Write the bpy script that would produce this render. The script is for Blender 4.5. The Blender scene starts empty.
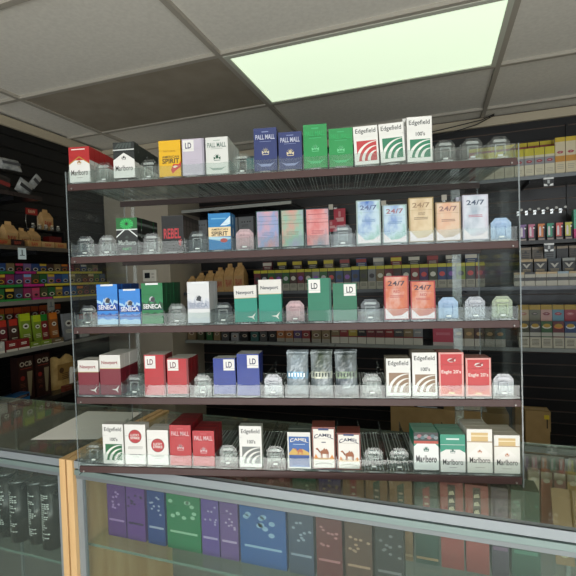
import bpy, bmesh, math, random
from mathutils import Vector, Matrix
random.seed(7)
S = bpy.context.scene
C = S.collection
R = math.radians

# ------------------------------------------------------------------ camera, world, lights, exposure
YAW, PITCH, ROLL, FOC = .3322, -.0273, .0300, 430.0
def set_camera():
    f = Vector((0, math.cos(PITCH), math.sin(PITCH))); u0 = Vector((0, -math.sin(PITCH), math.cos(PITCH))); r0 = Vector((1, 0, 0))
    rt = math.cos(ROLL)*r0 - math.sin(ROLL)*u0; up = math.sin(ROLL)*r0 + math.cos(ROLL)*u0
    rot = Matrix.Rotation(YAW, 3, 'Z')
    rt, up, f = rot @ rt, rot @ up, rot @ f
    cd = bpy.data.cameras.new('camera'); cd.sensor_fit = 'HORIZONTAL'; cd.sensor_width = 36; cd.lens = 36*FOC/576
    cd.clip_start = .02; cd.clip_end = 60
    co = bpy.data.objects.new('camera', cd); C.objects.link(co)
    m = Matrix(((rt.x, up.x, -f.x, 0), (rt.y, up.y, -f.y, 0), (rt.z, up.z, -f.z, 1.45), (0, 0, 0, 1)))
    co.matrix_world = m
    S.camera = co
set_camera()

W = bpy.data.worlds.new('world'); S.world = W; W.use_nodes = True
W.node_tree.nodes['Background'].inputs[0].default_value = (.80, .90, 1.0, 1)
W.node_tree.nodes['Background'].inputs[1].default_value = .72

def area(name, loc, target, sx, sy, power, col):
    l = bpy.data.lights.new(name, 'AREA'); l.shape = 'RECTANGLE'; l.size = sx; l.size_y = sy; l.energy = power; l.color = col
    o = bpy.data.objects.new(name, l); C.objects.link(o); o.location = loc
    o.rotation_euler = (Vector(target)-Vector(loc)).to_track_quat('-Z', 'Y').to_euler()
    return o
area('storefront_daylight', (1.7, -2.6, 1.55), (.1, 2.0, 1.35), 2.6, 1.9, 38, (.90, .96, 1.0))
area('doorway_daylight', (-1.6, -2.8, 1.4), (-.6, 2.0, 1.2), 1.0, 2.0, 14, (1.0, .97, .92))
area('added_ceiling_fill', (.4, -1.3, .06), (.3, -.2, 2.4), 3.8, 2.2, 165, (1.0, .98, .93))  # added upward fill near the floor to brighten the ceiling
area('room_ceiling_lamp', (.2, -.6, 2.40), (.2, -.6, 0), 1.2, .6, 9, (.93, 1.0, .90))

S.view_settings.view_transform = 'Standard'; S.view_settings.look = 'None'
S.view_settings.exposure = 0.0; S.view_settings.gamma = 1; S.view_settings.use_curve_mapping = False
S.cycles.transparent_max_bounces = 48
S.cycles.max_bounces = 8

# ------------------------------------------------------------------ materials
def lin(c):
    if isinstance(c, str):
        c = c.lstrip('#'); c = [int(c[i:i+2], 16)/255 for i in (0, 2, 4)]
    return tuple((v/12.92 if v <= .04045 else ((v+.055)/1.055)**2.4) for v in c[:3]) + (1,)
MC = {}
def mat(col, rough=.5, metal=0, coat=0, kind='plain'):
    key = (col if isinstance(col, str) else tuple(col), rough, metal, coat, kind)
    if key in MC: return MC[key]
    m = bpy.data.materials.new('mat_%s_%s' % (kind, str(col).strip('#'))); m.use_nodes = True
    nt = m.node_tree; b = nt.nodes['Principled BSDF']
    b.inputs['Base Color'].default_value = lin(col); b.inputs['Metallic'].default_value = metal
    b.inputs['Coat Weight'].default_value = coat; b.inputs['Coat Roughness'].default_value = .12
    tc = nt.nodes.new('ShaderNodeTexCoord'); n = nt.nodes.new('ShaderNodeTexNoise')
    nt.links.new(tc.outputs['Object'], n.inputs['Vector']); n.inputs['Scale'].default_value = 25
    mr = nt.nodes.new('ShaderNodeMapRange'); nt.links.new(n.outputs['Fac'], mr.inputs['Value'])
    mr.inputs['To Min'].default_value = max(.02, rough-.08); mr.inputs['To Max'].default_value = min(1, rough+.08)
    nt.links.new(mr.outputs['Result'], b.inputs['Roughness'])
    MC[key] = m; return m
def ink(c, k=.80, p=1.22):
    c = c.lstrip('#'); v = [((int(c[i:i+2], 16)/255)**p)*k**.4545 for i in (0, 2, 4)]
    return '#%02x%02x%02x' % tuple(int(round(255*min(1, x))) for x in v)
def paper(col): return mat(ink(col), .45, 0, .10, 'card')
def noise_mat(name, c1, c2, scale, rough=.7, bump=0, stretch=(1, 1, 1), metal=0, c3=None, coat=0):
    if name in MC: return MC[name]
    m = bpy.data.materials.new(name); m.use_nodes = True; nt = m.node_tree; b = nt.nodes['Principled BSDF']
    tc = nt.nodes.new('ShaderNodeTexCoord'); mp = nt.nodes.new('ShaderNodeMapping'); mp.inputs['Scale'].default_value = stretch
    n = nt.nodes.new('ShaderNodeTexNoise'); n.inputs['Scale'].default_value = scale; n.inputs['Detail'].default_value = 5
    r = nt.nodes.new('ShaderNodeValToRGB'); r.color_ramp.elements[0].color = lin(c1); r.color_ramp.elements[1].color = lin(c2)
    r.color_ramp.elements[0].position = .33; r.color_ramp.elements[1].position = .67
    if c3:
        e = r.color_ramp.elements.new(.5); e.color = lin(c3)
    nt.links.new(tc.outputs['Object'], mp.inputs[0]); nt.links.new(mp.outputs[0], n.inputs['Vector'])
    nt.links.new(n.outputs['Fac'], r.inputs[0]); nt.links.new(r.outputs[0], b.inputs['Base Color'])
    b.inputs['Roughness'].default_value = rough; b.inputs['Metallic'].default_value = metal; b.inputs['Coat Weight'].default_value = coat
    if bump:
        bp = nt.nodes.new('ShaderNodeBump'); bp.inputs['Strength'].default_value = bump; bp.inputs['Distance'].default_value = .004
        nt.links.new(n.outputs['Fac'], bp.inputs['Height']); nt.links.new(bp.outputs[0], b.inputs['Normal'])
    MC[name] = m; return m
def clear(name, tint, haze, hazecol, rough=.03, ior=1.49, refl=1.0):
    if name in MC: return MC[name]
    m = bpy.data.materials.new(name); m.use_nodes = True; nt = m.node_tree; nt.nodes.remove(nt.nodes['Principled BSDF'])
    out = nt.nodes['Material Output']
    t = nt.nodes.new('ShaderNodeBsdfTransparent'); t.inputs[0].default_value = lin(tint)
    g = nt.nodes.new('ShaderNodeBsdfGlossy'); g.inputs['Roughness'].default_value = rough; g.inputs[0].default_value = (refl, refl, refl, 1)
    d = nt.nodes.new('ShaderNodeBsdfDiffuse'); d.inputs[0].default_value = lin(hazecol)
    fr = nt.nodes.new('ShaderNodeFresnel'); ge = nt.nodes.new('ShaderNodeNewGeometry'); io = nt.nodes.new('ShaderNodeMapRange')
    io.inputs['To Min'].default_value = ior; io.inputs['To Max'].default_value = 1/ior         # both faces of the thin sheet reflect alike
    nt.links.new(ge.outputs['Backfacing'], io.inputs['Value']); nt.links.new(io.outputs[0], fr.inputs[0])
    n = nt.nodes.new('ShaderNodeTexNoise'); n.inputs['Scale'].default_value = 6
    mr = nt.nodes.new('ShaderNodeMapRange'); mr.inputs['To Min'].default_value = haze*.6; mr.inputs['To Max'].default_value = haze*1.4
    nt.links.new(n.outputs['Fac'], mr.inputs['Value'])
    m1 = nt.nodes.new('ShaderNodeMixShader'); m2 = nt.nodes.new('ShaderNodeMixShader')
    nt.links.new(mr.outputs[0], m1.inputs[0]); nt.links.new(t.outputs[0], m1.inputs[1]); nt.links.new(d.outputs[0], m1.inputs[2])
    nt.links.new(fr.outputs[0], m2.inputs[0]); nt.links.new(m1.outputs[0], m2.inputs[1]); nt.links.new(g.outputs[0], m2.inputs[2])
    nt.links.new(m2.outputs[0], out.inputs[0])
    MC[name] = m; return m
ACR = clear('acrylic_sheet', '#f8fbfa', .016, '#e8efee', .05, 1.49, .68)
ACE = clear('acrylic_cut_edge', '#eaf1ef', .17, '#eef4f2', .1)
ACP = clear('acrylic_panel_edge', '#c8d0d0', .45, '#8f9a9c', .1)
TRK = clear('acrylic_track', '#eef3f2', .55, '#dfe6e4', .1)
ACF = clear('acrylic_frosted', '#eef4f3', .16, '#eef3f3', .12)
GLASS = clear('showcase_glass', '#f4f9f6', .035, '#cfe0d8', .01, 1.45)
GLT = clear('hazy_glass_top', '#f4f9f6', .13, '#b4ac94', .03, 1.45)  # tan diffuse haze mixed evenly into the clear top
GLE = clear('glass_green_edge', '#9fbab0', .4, '#9fbab0', .1)

# ------------------------------------------------------------------ mesh helpers
class MB:
    def __init__(s): s.bm = bmesh.new(); s.mats = []
    def mi(s, m):
        if m not in s.mats: s.mats.append(m)
        return s.mats.index(m)
    def poly(s, pts, m):
        vs = [s.bm.verts.new(p) for p in pts]
        try: f = s.bm.faces.new(vs)
        except ValueError: return
        f.material_index = s.mi(m); return f
    def box(s, x0, x1, y0, y1, z0, z1, m, edge=None, M=None):
        co = [(x0, y0, z0), (x1, y0, z0), (x1, y1, z0), (x0, y1, z0), (x0, y0, z1), (x1, y0, z1), (x1, y1, z1), (x0, y1, z1)]
        if M: co = [M @ Vector(c) for c in co]
        v = [s.bm.verts.new(c) for c in co]
        th = sorted([(abs(x1-x0), 'x'), (abs(y1-y0), 'y'), (abs(z1-z0), 'z')])[0][1]
        for idx, ax in (((0, 1, 2, 3)[::-1], 'z'), ((4, 5, 6, 7), 'z'), ((0, 1, 5, 4), 'y'), ((2, 3, 7, 6), 'y'), ((1, 2, 6, 5), 'x'), ((3, 0, 4, 7), 'x')):
            f = s.bm.faces.new([v[i] for i in idx])
            f.material_index = s.mi(edge if (edge and ax != th) else m)
    def prism(s, pts, y0, y1, m, edge=None):          # outline in xz extruded along y
        n = len(pts); e = s.mi(edge or m); a = s.mi(m)
        f0 = [s.bm.verts.new((x, y0, z)) for x, z in pts]; f1 = [s.bm.verts.new((x, y1, z)) for x, z in pts]
        f = s.bm.faces.new(f0[::-1]); f.material_index = a
        f = s.bm.faces.new(f1); f.material_index = a
        for i in range(n):
            f = s.bm.faces.new((f0[i], f0[(i+1) % n], f1[(i+1) % n], f1[i])); f.material_index = e
        bmesh.ops.recalc_face_normals(s.bm, faces=s.bm.faces[:])
    def tube(s, path, r, m, n=8):
        path = [Vector(p) for p in path]; rings = []
        for i, p in enumerate(path):
            t = (path[min(i+1, len(path)-1)]-path[max(i-1, 0)]).normalized()
            a = t.orthogonal().normalized() if i == 0 else (a - t*a.dot(t)).normalized()
            b = t.cross(a)
            rr = r[i] if isinstance(r, (list, tuple)) else r
            rings.append([s.bm.verts.new(p + a*math.cos(2*math.pi*k/n)*rr + b*math.sin(2*math.pi*k/n)*rr) for k in range(n)])
        k_ = s.mi(m)
        for A, B in zip(rings, rings[1:]):
            for k in range(n):
                f = s.bm.faces.new((A[k], A[(k+1) % n], B[(k+1) % n], B[k])); f.material_index = k_; f.smooth = True
        for rg in (rings[0][::-1], rings[-1]):
            f = s.bm.faces.new(rg); f.material_index = k_
    def mesh(s, name):
        me = bpy.data.meshes.new(name); s.bm.to_mesh(me); s.bm.free()
        for m in s.mats: me.materials.append(m)
        return me
    def build(s, name, parent=None, loc=None, bevel=0):
        me = s.mesh(name); o = bpy.data.objects.new(name, me); C.objects.link(o)
        if parent: o.parent = parent
        if loc: o.location = loc
        if bevel:
            md = o.modifiers.new('bevel', 'BEVEL'); md.width = bevel; md.segments = 2; md.limit_method = 'ANGLE'
        return o
def tag(o, label, cat, group=None, kind=None):
    o['label'] = label; o['category'] = cat
    if group: o['group'] = group
    if kind: o['kind'] = kind
    return o
def struct(o): o['kind'] = 'structure'; return o
def thing(name, label, cat, loc=(0, 0, 0), rz=0, group=None):
    o = bpy.data.objects.new(name, None); C.objects.link(o); o.empty_display_size = .02
    o.location = loc; o.rotation_euler = (0, 0, rz)
    return tag(o, label, cat, group)
def dup(root, loc, rot, label, group=None):
    r = root.copy(); C.objects.link(r); r.location = loc; r.rotation_euler = rot; r['label'] = label
    if group: r['group'] = group
    for ch in list(root.children):
        c = ch.copy(); C.objects.link(c); c.parent = r
        for g in list(ch.children):
            d = g.copy(); C.objects.link(d); d.parent = c
    return r

TX = {}
def text_tris(s):
    if s in TX: return TX[s]
    cu = bpy.data.curves.new('t', 'FONT'); cu.body = s; cu.resolution_u = 3; cu.size = 1; cu.offset = .010 if len(s) > 7 else .020
    o = bpy.data.objects.new('t', cu); C.objects.link(o)
    dg = bpy.context.evaluated_depsgraph_get(); me = o.evaluated_get(dg).to_mesh()
    vs = [(v.co.x, v.co.y) for v in me.vertices]; fs = [tuple(p.vertices) for p in me.polygons]
    x0 = min(v[0] for v in vs); x1 = max(v[0] for v in vs); y0 = min(v[1] for v in vs); y1 = max(v[1] for v in vs)
    vs = [((x-x0)/(x1-x0)-.5, (y-y0)/(y1-y0)-.5) for x, y in vs]
    o.evaluated_get(dg).to_mesh_clear(); bpy.data.objects.remove(o); bpy.data.curves.remove(cu)
    TX[s] = (vs, fs); return TX[s]

class Art(MB):
    """printed card box, origin at the middle of its base, front towards -y; millimetres on the front face"""
    def __init__(s, w, h, d, side=None, bands=None, top=None, front=None):
        super().__init__(); s.w, s.h, s.d = w, h, d
        side = paper(side or front or '#f2f2f0'); fr = paper(front or '#f2f2f0'); tp = paper(top) if top else side
        x, y = w/2000, d/2000; H = h/1000
        lv = [0, H]
        if bands: lv = sorted(set([0, H]+[b[0]/1000 for b in bands]+[b[1]/1000 for b in bands]))
        for a, b in zip(lv, lv[1:]):
            fm, sm = fr, side
            for bb in bands or []:
                if bb[0]/1000 <= a+1e-6 and b <= bb[1]/1000+1e-6: fm = sm = paper(bb[2])
            s.poly([(-x, -y, a), (x, -y, a), (x, -y, b), (-x, -y, b)], fm); s.poly([(x, y, a), (-x, y, a), (-x, y, b), (x, y, b)], fm)
            s.poly([(x, -y, a), (x, y, a), (x, y, b), (x, -y, b)], sm); s.poly([(-x, y, a), (-x, -y, a), (-x, -y, b), (-x, y, b)], sm)
        s.poly([(-x, -y, H), (x, -y, H), (x, y, H), (-x, y, H)], tp); s.poly([(-x, y, 0), (x, y, 0), (x, -y, 0), (-x, -y, 0)], side)
    def P(s, pts, col, L=1):
        y = -s.d/2000 - .00013*L
        m = col if not isinstance(col, str) else paper(col)
        s.poly([(p[0]/1000, y, p[1]/1000) for p in pts], m)
    def rect(s, x0, z0, x1, z1, col, L=1): s.P([(x0, z0), (x1, z0), (x1, z1), (x0, z1)], col, L)
    def frame(s, x0, z0, x1, z1, t, col, L=1):
        s.rect(x0, z0, x1, z0+t, col, L); s.rect(x0, z1-t, x1, z1, col, L); s.rect(x0, z0+t, x0+t, z1-t, col, L); s.rect(x1-t, z0+t, x1, z1-t, col, L)
    def disc(s, cx, cz, r, col, L=1, rz=None, n=24):
        rz = rz or r; s.P([(cx+r*math.cos(2*math.pi*k/n), cz+rz*math.sin(2*math.pi*k/n)) for k in range(n)], col, L)
    def text(s, t, cx, cz, w, h, col, L=2, rot=0):
        vs, fs = text_tris(t); m = paper(col); y = -s.d/2000-.00013*L; c, q = math.cos(rot), math.sin(rot)
        V = [s.bm.verts.new(((cx+vx*w*c-vz*h*q)/1000, y, (cz+vx*w*q+vz*h*c)/1000)) for vx, vz in vs]; k = s.mi(m)
        for f in fs:
            try: g = s.bm.faces.new([V[i] for i in f]); g.material_index = k
            except ValueError: pass
    def arch_text(s, t, cx, cz, w, h, lift, col, L=2):
        vs, fs = text_tris(t); m = paper(col); y = -s.d/2000-.00013*L; k = s.mi(m)
        V = [s.bm.verts.new(((cx+vx*w)/1000, y, (cz+vz*h*(1-.25*(1-4*vx*vx))+lift*(1-4*vx*vx))/1000)) for vx, vz in vs]
        for f in fs:
            try: g = s.bm.faces.new([V[i] for i in f]); g.material_index = k
            except ValueError: pass
    def crest(s, cx, cz, r, col, L=2):
        s.disc(cx, cz, r*.38, col, L, r*.5)
        for k in range(5):
            a = R(30+30*k); q = a+R(90)
            s.P([(cx+math.cos(q)*r*.12, cz+math.sin(q)*r*.12), (cx-math.cos(q)*r*.12, cz-math.sin(q)*r*.12), (cx+math.cos(a)*r*1.05, cz+math.sin(a)*r*1.05)], col, L)
        for sgn in (-1, 1):
            s.P([(cx+sgn*r*.3, cz-r*.3), (cx+sgn*r*.95, cz-r*.8), (cx+sgn*r*1.0, cz+r*.1), (cx+sgn*r*.6, cz-r*.1)], col, L)
        s.rect(cx-r*.9, cz-r*1.0, cx+r*.9, cz-r*.85, col, L)
    def fine(s, x0, x1, z, n, col, step=2.2, t=.8, L=2):
        for k in range(n):
            s.rect(x0+random.uniform(0, 2), z-k*step, x1-random.uniform(0, 3), z-k*step+t, col, L)
def half(bm, z, upper):
    b = bm.copy(); g = b.verts[:]+b.edges[:]+b.faces[:]
    bmesh.ops.bisect_plane(b, geom=g, plane_co=(0, 0, z), plane_no=(0, 0, 1), clear_inner=upper, clear_outer=not upper)
    return b
def finish_pack(a, name, label, cat='cigarette pack', split=.72, group=None, lower='box', upper='lid'):
    """cut the printed box into a body and its flip-top lid and parent both to an Empty"""
    root = thing(name, label, cat, group=group)
    mats = a.mats
    for nm, up in ((lower, False), (upper, True)):
        b = half(a.bm, a.h/1000*split + (.0002 if up else -.0002), up); me = bpy.data.meshes.new(nm); b.to_mesh(me); b.free()
        for m in mats: me.materials.append(m)
        o = bpy.data.objects.new(nm, me); C.objects.link(o); o.parent = root
    a.bm.free()
    return root

# ------------------------------------------------------------------ the setting
CEIL, BACK, LEFT = 2.46, 3.17, -2.43
beige = noise_mat('painted_beige_wall', '#a39a8a', '#aaa191', 3, .75, .05)
tile_m = noise_mat('ceiling_tile_vinyl', '#dcdad0', '#e5e3d9', 60, .85, .15)
tile_dark = noise_mat('stained_brown_ceiling_tile', '#938b7b', '#9d9585', 9, .9, .1)
grid_m = mat('#a9a498', .5)
board_m = mat('#131418', .34); groove_m = mat('#5f4d42', .45); trim_m = mat('#b5ab94', .55)
m = MB(); m.box(-2.6, 2.6, -3.2, 3.4, -.05, 0, noise_mat('floor_vinyl', '#7c766c', '#8c857a', 8, .4)); struct(m.build('floor'))
# ceiling: 2 by 4 foot tiles between T bars
gx = [-2.13+1.22*k for k in range(-1, 5)]; gy = [2.39-.61*k for k in range(-1, 10)][::-1]
m = MB(); m.box(-2.6, 2.6, -3.2, 3.4, CEIL+.012, CEIL+.05, tile_m)
m.box(gx[1]+.012, gx[2]-.012, 1.78+.012, 2.39-.012, CEIL+.004, CEIL+.0118, tile_dark)
struct(m.build('ceiling'))
m = MB()
for x in gx: m.box(x-.012, x+.012, -3.1, 3.17, CEIL-.004, CEIL+.014, grid_m)
for y in gy: m.box(-2.43, 2.5, y-.012, y+.012, CEIL-.0036, CEIL+.0136, grid_m)
struct(m.build('trim_1'))
m = MB(); m.box(-2.43, -2.405, -3, 2.72, 2.40, CEIL-.004, trim_m); struct(m.build('trim_2', bevel=.003))
m = MB(); m.box(-1.855, 2.5, 3.143, 3.17, 2.40, CEIL-.004, trim_m); struct(m.build('trim_3', bevel=.003))
m = MB(); m.box(-2.43, -1.83, 2.695, 2.72, 2.42, CEIL-.004, trim_m); m.box(-1.855, -1.83, 2.72, 3.143, 2.42, CEIL-.004, trim_m); struct(m.build('trim_4'))
def slats(m, u0, u1, place):
    z = .907-.0762*11
    while z < 2.38:
        z1 = min(z+.0762-.008, 2.40)
        place(m, u0, u1, max(z, 0), z1)
        z += .0762
m = MB(); m.box(-1.86, 2.5, 3.18, 3.25, 0, 2.47, groove_m)
slats(m, -1.855, 2.5, lambda mm, a, b, z0, z1: mm.box(a, b, 3.17, 3.181, z0, z1, board_m))
m.box(.79, .80, 3.16, 3.171, 1.35, 2.36, board_m)
struct(m.build('wall_back'))
m = MB(); m.box(-2.52, -2.44, -3, 3.2, 0, 2.47, mat('#15140f', .6))
slats(m, -3, 2.715, lambda mm, a, b, z0, z1: mm.box(-2.441, -2.43, a, b, z0, z1, mat('#0b0c0e', .5)))
struct(m.build('wall_left'))
m = MB(); m.box(-2.44, -1.855, 2.72, 3.25, 0, 2.47, beige); struct(m.build('wall_partition', bevel=.004))
m = MB(); m.box(2.5, 2.56, -3, 3.2, 0, 2.47, beige); struct(m.build('wall_right'))

# fluorescent troffer in the ceiling
t = thing('ceiling_light', 'bright rectangular fluorescent ceiling light panel above the cigarette rack', 'ceiling light', (-.30, 2.085, CEIL))
m = MB()
for b in ((-.598, .598, -.295, -.27), (-.598, .598, .27, .295), (-.598, -.575, -.27, .27), (.575, .598, -.27, .27)): m.box(*b, -.006, .008, mat('#c9cdbf', .4))
m.build('frame', t)
em = bpy.data.materials.new('lit_diffuser'); em.use_nodes = True; nt = em.node_tree; pb = nt.nodes['Principled BSDF']
pb.inputs['Base Color'].default_value = lin('#dfe8d8'); pb.inputs['Emission Color'].default_value = (.80, .96, .70, 1); pb.inputs['Emission Strength'].default_value = .85
m = MB(); m.box(-.575, .575, -.27, .27, .0, .006, em); m.build('diffuser', t)

for k, (pts, lab) in enumerate([
    ([(.374, 3.08, 2.452), (.30, 3.08, 2.425), (.16, 3.08, 2.408), (0, 3.08, 2.39), (-.25, 3.08, 2.375), (-.6, 3.08, 2.40)], 'upper black cable slung under the ceiling edge to the right'),
    ([(.374, 3.10, 2.450), (.27, 3.10, 2.405), (.12, 3.10, 2.375), (-.02, 3.10, 2.36), (-.3, 3.10, 2.345), (-.62, 3.10, 2.38)], 'lower black cable sagging below its twin at the ceiling edge')]):
    m = MB(); m.tube(pts, .0035, mat('#0c0c0c', .5)); tag(m.build('cable'), lab, 'cable', 'cables under the ceiling edge')

# thermostat
t = thing('thermostat', 'small white thermostat with dark display on the beige wall', 'thermostat', (-2.02, 2.72, 1.485))
m = MB(); m.box(-.06, .06, -.025, 0, -.045, .045, mat('#d9d6cb', .4)); m.build('case', t, bevel=.006)
m = MB(); m.box(-.04, .005, -.0265, -.0245, -.018, .022, mat('#20242a', .2)); m.build('display', t)
m = MB()
for z in (.012, -.012): m.box(.022, .042, -.028, -.0245, z-.006, z+.006, mat('#b9b6ab', .4))
m.build('button', t)

# ------------------------------------------------------------------ glass showcase counters
alu = mat('#8f979b', .42, .2, kind='metal'); alu_d = mat('#4c5356', .4, .5, kind='metal'); birch = noise_mat('birch_plywood', '#d2a872', '#e2bd8a', 30, .5, 0, (1, 1, .12))
def showcase(label, x0, x1, wood, loc_side):
    t = thing('display_counter', label, 'counter', (x0, .90, 0), 0, 'glass showcase counters')
    L = x1-x0; D = .435
    m = MB(); m.box(0, L, .0, D, .961, .967, GLT, GLE); m.build('glass_top', t)
    m = MB(); m.box(0.02, L-.02, .004, .009, .12, .925, GLASS, GLE); m.build('front_glass', t)
    m = MB()                                             # stepped extruded front rail
    m.box(0, L, -.006, -.0005, .948, .969, alu); m.box(0, L, -.0005, .012, .948, .9609, alu); m.box(0, L, -.006, .010, .9672, .969, alu); m.box(0, L, -.001, .012, .944, .948, alu_d); m.box(0, L, -.006, .012, .930, .944, mat('#7d8f8c', .42, .25, kind='metal')); m.box(0, L, -.002, .014, .918, .930, mat('#7c8385', .4, .25, kind='metal'))
    m.build('front_rail', t, bevel=.001)
    m = MB(); m.box(0, L, D-.012, D, .945, .9609, alu_d); m.build('rear_rail', t)
    m = MB(); m.box(.01, L-.01, .03, D-.02, .640 if loc_side == 'l' else .715, .648 if loc_side == 'l' else .723, GLASS, GLE); m.build('shelf', t)
    m = MB(); m.box(.0, L, .0, D, .0, .12, mat('#3b3733', .5)); m.box(.012, L-.012, .012, D-.012, .12, .13, mat('#a8987c', .6)); m.build('plinth', t)
    m = MB(); m.box(.01, L-.01, D-.014, D-.006, .13, .94, mat('#6d6f6c', .35)); m.box(L/2-.005, L/2+.005, D-.022, D-.014, .13, .94, alu); m.build('sliding_door', t)
    m = MB(); m.box(L-.02 if wood == 'r' else 0, L if wood == 'r' else .02, -.012, D, .0, .972, birch); t2 = m.build('side_panel', t, bevel=.001); t2['label'] = 'pale plywood end panel'
    m = MB(); xx = .0201 if wood == 'l' else L-.0401; m.box(xx, xx+.02, .0, .012, .12, .918, alu); m.build('corner_post', t)
    return t
showcase('glass showcase counter under the cigarette rack, running right', -.956, 1.6, 'l', 'r')
showcase('glass showcase counter at left with plywood end and white paper', -2.40, -.962, 'r', 'l')
m = MB(); pz = .9675
pp = [(-1.20, .985), (-1.245, 1.262), (-1.03, 1.300), (-.985, 1.045)]
m.poly([(x, y, pz) for x, y in pp], mat('#f4f2ec', .8)); 
o = m.build('paper_sheet'); sol = o.modifiers.new('thick', 'SOLIDIFY'); sol.thickness = .0006; sol.offset = 1
tag(o, 'large white paper sheet lying on the left glass counter', 'paper')
m = MB()
for (x, y, a, w) in ((-1.55, 1.19, .2, .10),):
    m.box(-w/2, w/2, -.035, .035, 0, .012, mat('#2b2a28', .5)); 
o = m.build('tray', None, (-1.22, 1.30, .967), .004)
bpy.data.objects.remove(o)
m = MB(); m.tube([(0, 0, 0), (0, 0, .006)], [.009, .008], mat('#1c1b19', .5), 14); tag(m.build('door_lock', None, (-1.195, 1.300, .9672)), 'small black round lock knob on the left counter rear edge', 'lock')

# ------------------------------------------------------------------ the acrylic cigarette rack
PHI = .3322-.123
RO = Vector((-math.sin(.3322), math.cos(.3322), 0))
XL, XR, DEP = -.5379, .5072, .25
ZS = [1.6922, 1.5133, 1.3396, 1.1648, .9919]
SW = (XR-XL)/18
def RW(x, y, z): return Vector((RO.x + x*math.cos(PHI) - y*math.sin(PHI), RO.y + x*math.sin(PHI) + y*math.cos(PHI), z))
rack = thing('cigarette_rack', 'clear acrylic five shelf cigarette rack with brown rails on the counter', 'display rack', RW(0, 0, 0), PHI)
brown = mat('#3a1e1a', .5, 0, .05); brown_d = mat('#33211e', .45)
for sgn, x in ((-1, XL-.006), (1, XR+.001)):
    m = MB(); m.box(x+(.002 if sgn < 0 else 0), x+(.005 if sgn < 0 else .003), -.004, DEP+.03, .969, ZS[0]+.030, ACR, ACP); m.build('side_panel', rack)
for z in ZS:
    m = MB(); m.box(XL, XR, -.003, .003, z-.0165, z-.0005, brown); m.build('front_rail', rack, bevel=.0008)
    m = MB(); m.box(XL, XR, DEP, DEP+.006, z-.0165, z-.0005, brown_d); m.build('rear_rail', rack, bevel=.0008)
    for x in (XL+.012, XR-.012):
        m = MB(); m.tube([(x, -.0032, z-.012), (x, -.006, z-.012)], [.0022, .0018], mat('#8f8a86', .35, .8, kind='metal'), 10); m.build('screw', rack)
for x in (XL+.03, XR-.075):
    wd = .024 if x > 0 else .011
    m = MB(); m.box(x, x+wd, DEP+.007, DEP+.011, .969, ZS[0]+.01, ACF if x > 0 else ACR, ACE); m.build('rear_strip', rack)

def tray_mesh():
    m = MB(); w = SW/2
    m.box(-w+.0006, w-.0006, .004, DEP-.002, .0, .0022, ACR, ACE)                # floor of the slot
    for x in (-.021, -.014, -.006, .006, .014, .021): m.box(x-.001, x+.001, .012, DEP-.006, .0022, .0046, TRK)   # pusher track ridges
    m.box(-w+.0002, -w+.0016, .003, DEP-.003, .0022, .036, ACR, ACE)              # divider on its left side
    pts = [(-w+.001, 0)]
    pts += [(w-.001, 0), (w-.001, .030), (w-.006, .0305)]
    for k in range(1, 8):
        a = k/8; pts.append((w-.006-(2*w-.012)*a, .0305-.0012*math.sin(math.pi*a)))
    pts += [(-w+.006, .0305), (-w+.001, .030)]
    m.prism(pts, .0, .0022, ACR, ACE)                                            # low front lip
    m.box(-.012, .012, -.0012, .0, .001, .004, ACF)
    return m.mesh('slot_tray')
def pusher_mesh(face, rim):
    m = MB()
    def octa(w, h, z0, c): return [(-w, z0), (w, z0), (w, z0+h-c), (w-c*.9, z0+h), (-w+c*.9, z0+h), (-w, z0+h-c)]
    m.prism(octa(.0215, .048, .004, .011), .004, .0058, face, rim)
    m.prism(octa(.0135, .006, .0395, .003), .0022, .004, rim)
    for b in ((-.011, -.009, .012, .034), (.009, .011, .012, .034)): m.box(b[0], b[1], .0, .004, b[2], b[3], rim)
    m.box(-.011, .011, .0, .004, .033, .035, rim); m.box(-.0085, .0085, .002, .004, .016, .030, face)
    m.box(-.019, .019, .004, .030, .003, .0055, face, rim)                        # sliding foot
    m.box(-.005, .005, -.0012, .002, .0085, .0115, mat('#f0f2f0', .3))            # white block in place of the highlight low on the paddle
    return m
ptint = {'clear': (ACR, ACE), 'pink': (clear('pusher_pink', '#f9eaeb', .34, '#e6d2d6', .1), clear('pusher_pink_rim', '#f7e2e4', .4, '#ecd8da', .1)),
         'blue': (clear('pusher_blue', '#e4eef8', .42, '#b4d2ee', .1), clear('pusher_blue_rim', '#dce9f7', .4, '#c4dcf4', .1)),
         'green': (clear('pusher_green', '#e8f0e2', .24, '#cfd8c0', .1), clear('pusher_green_rim', '#e2ecd8', .4, '#d4e0c0', .1)),
         'grey': (clear('pusher_grey', '#e9ebee', .28, '#d4d8de', .1), clear('pusher_grey_rim', '#e6e8ec', .4, '#e0e4ea', .1))}
PM = {k: pusher_mesh(*v).mesh('pusher') for k, v in ptint.items()}
TM = tray_mesh()

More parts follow.
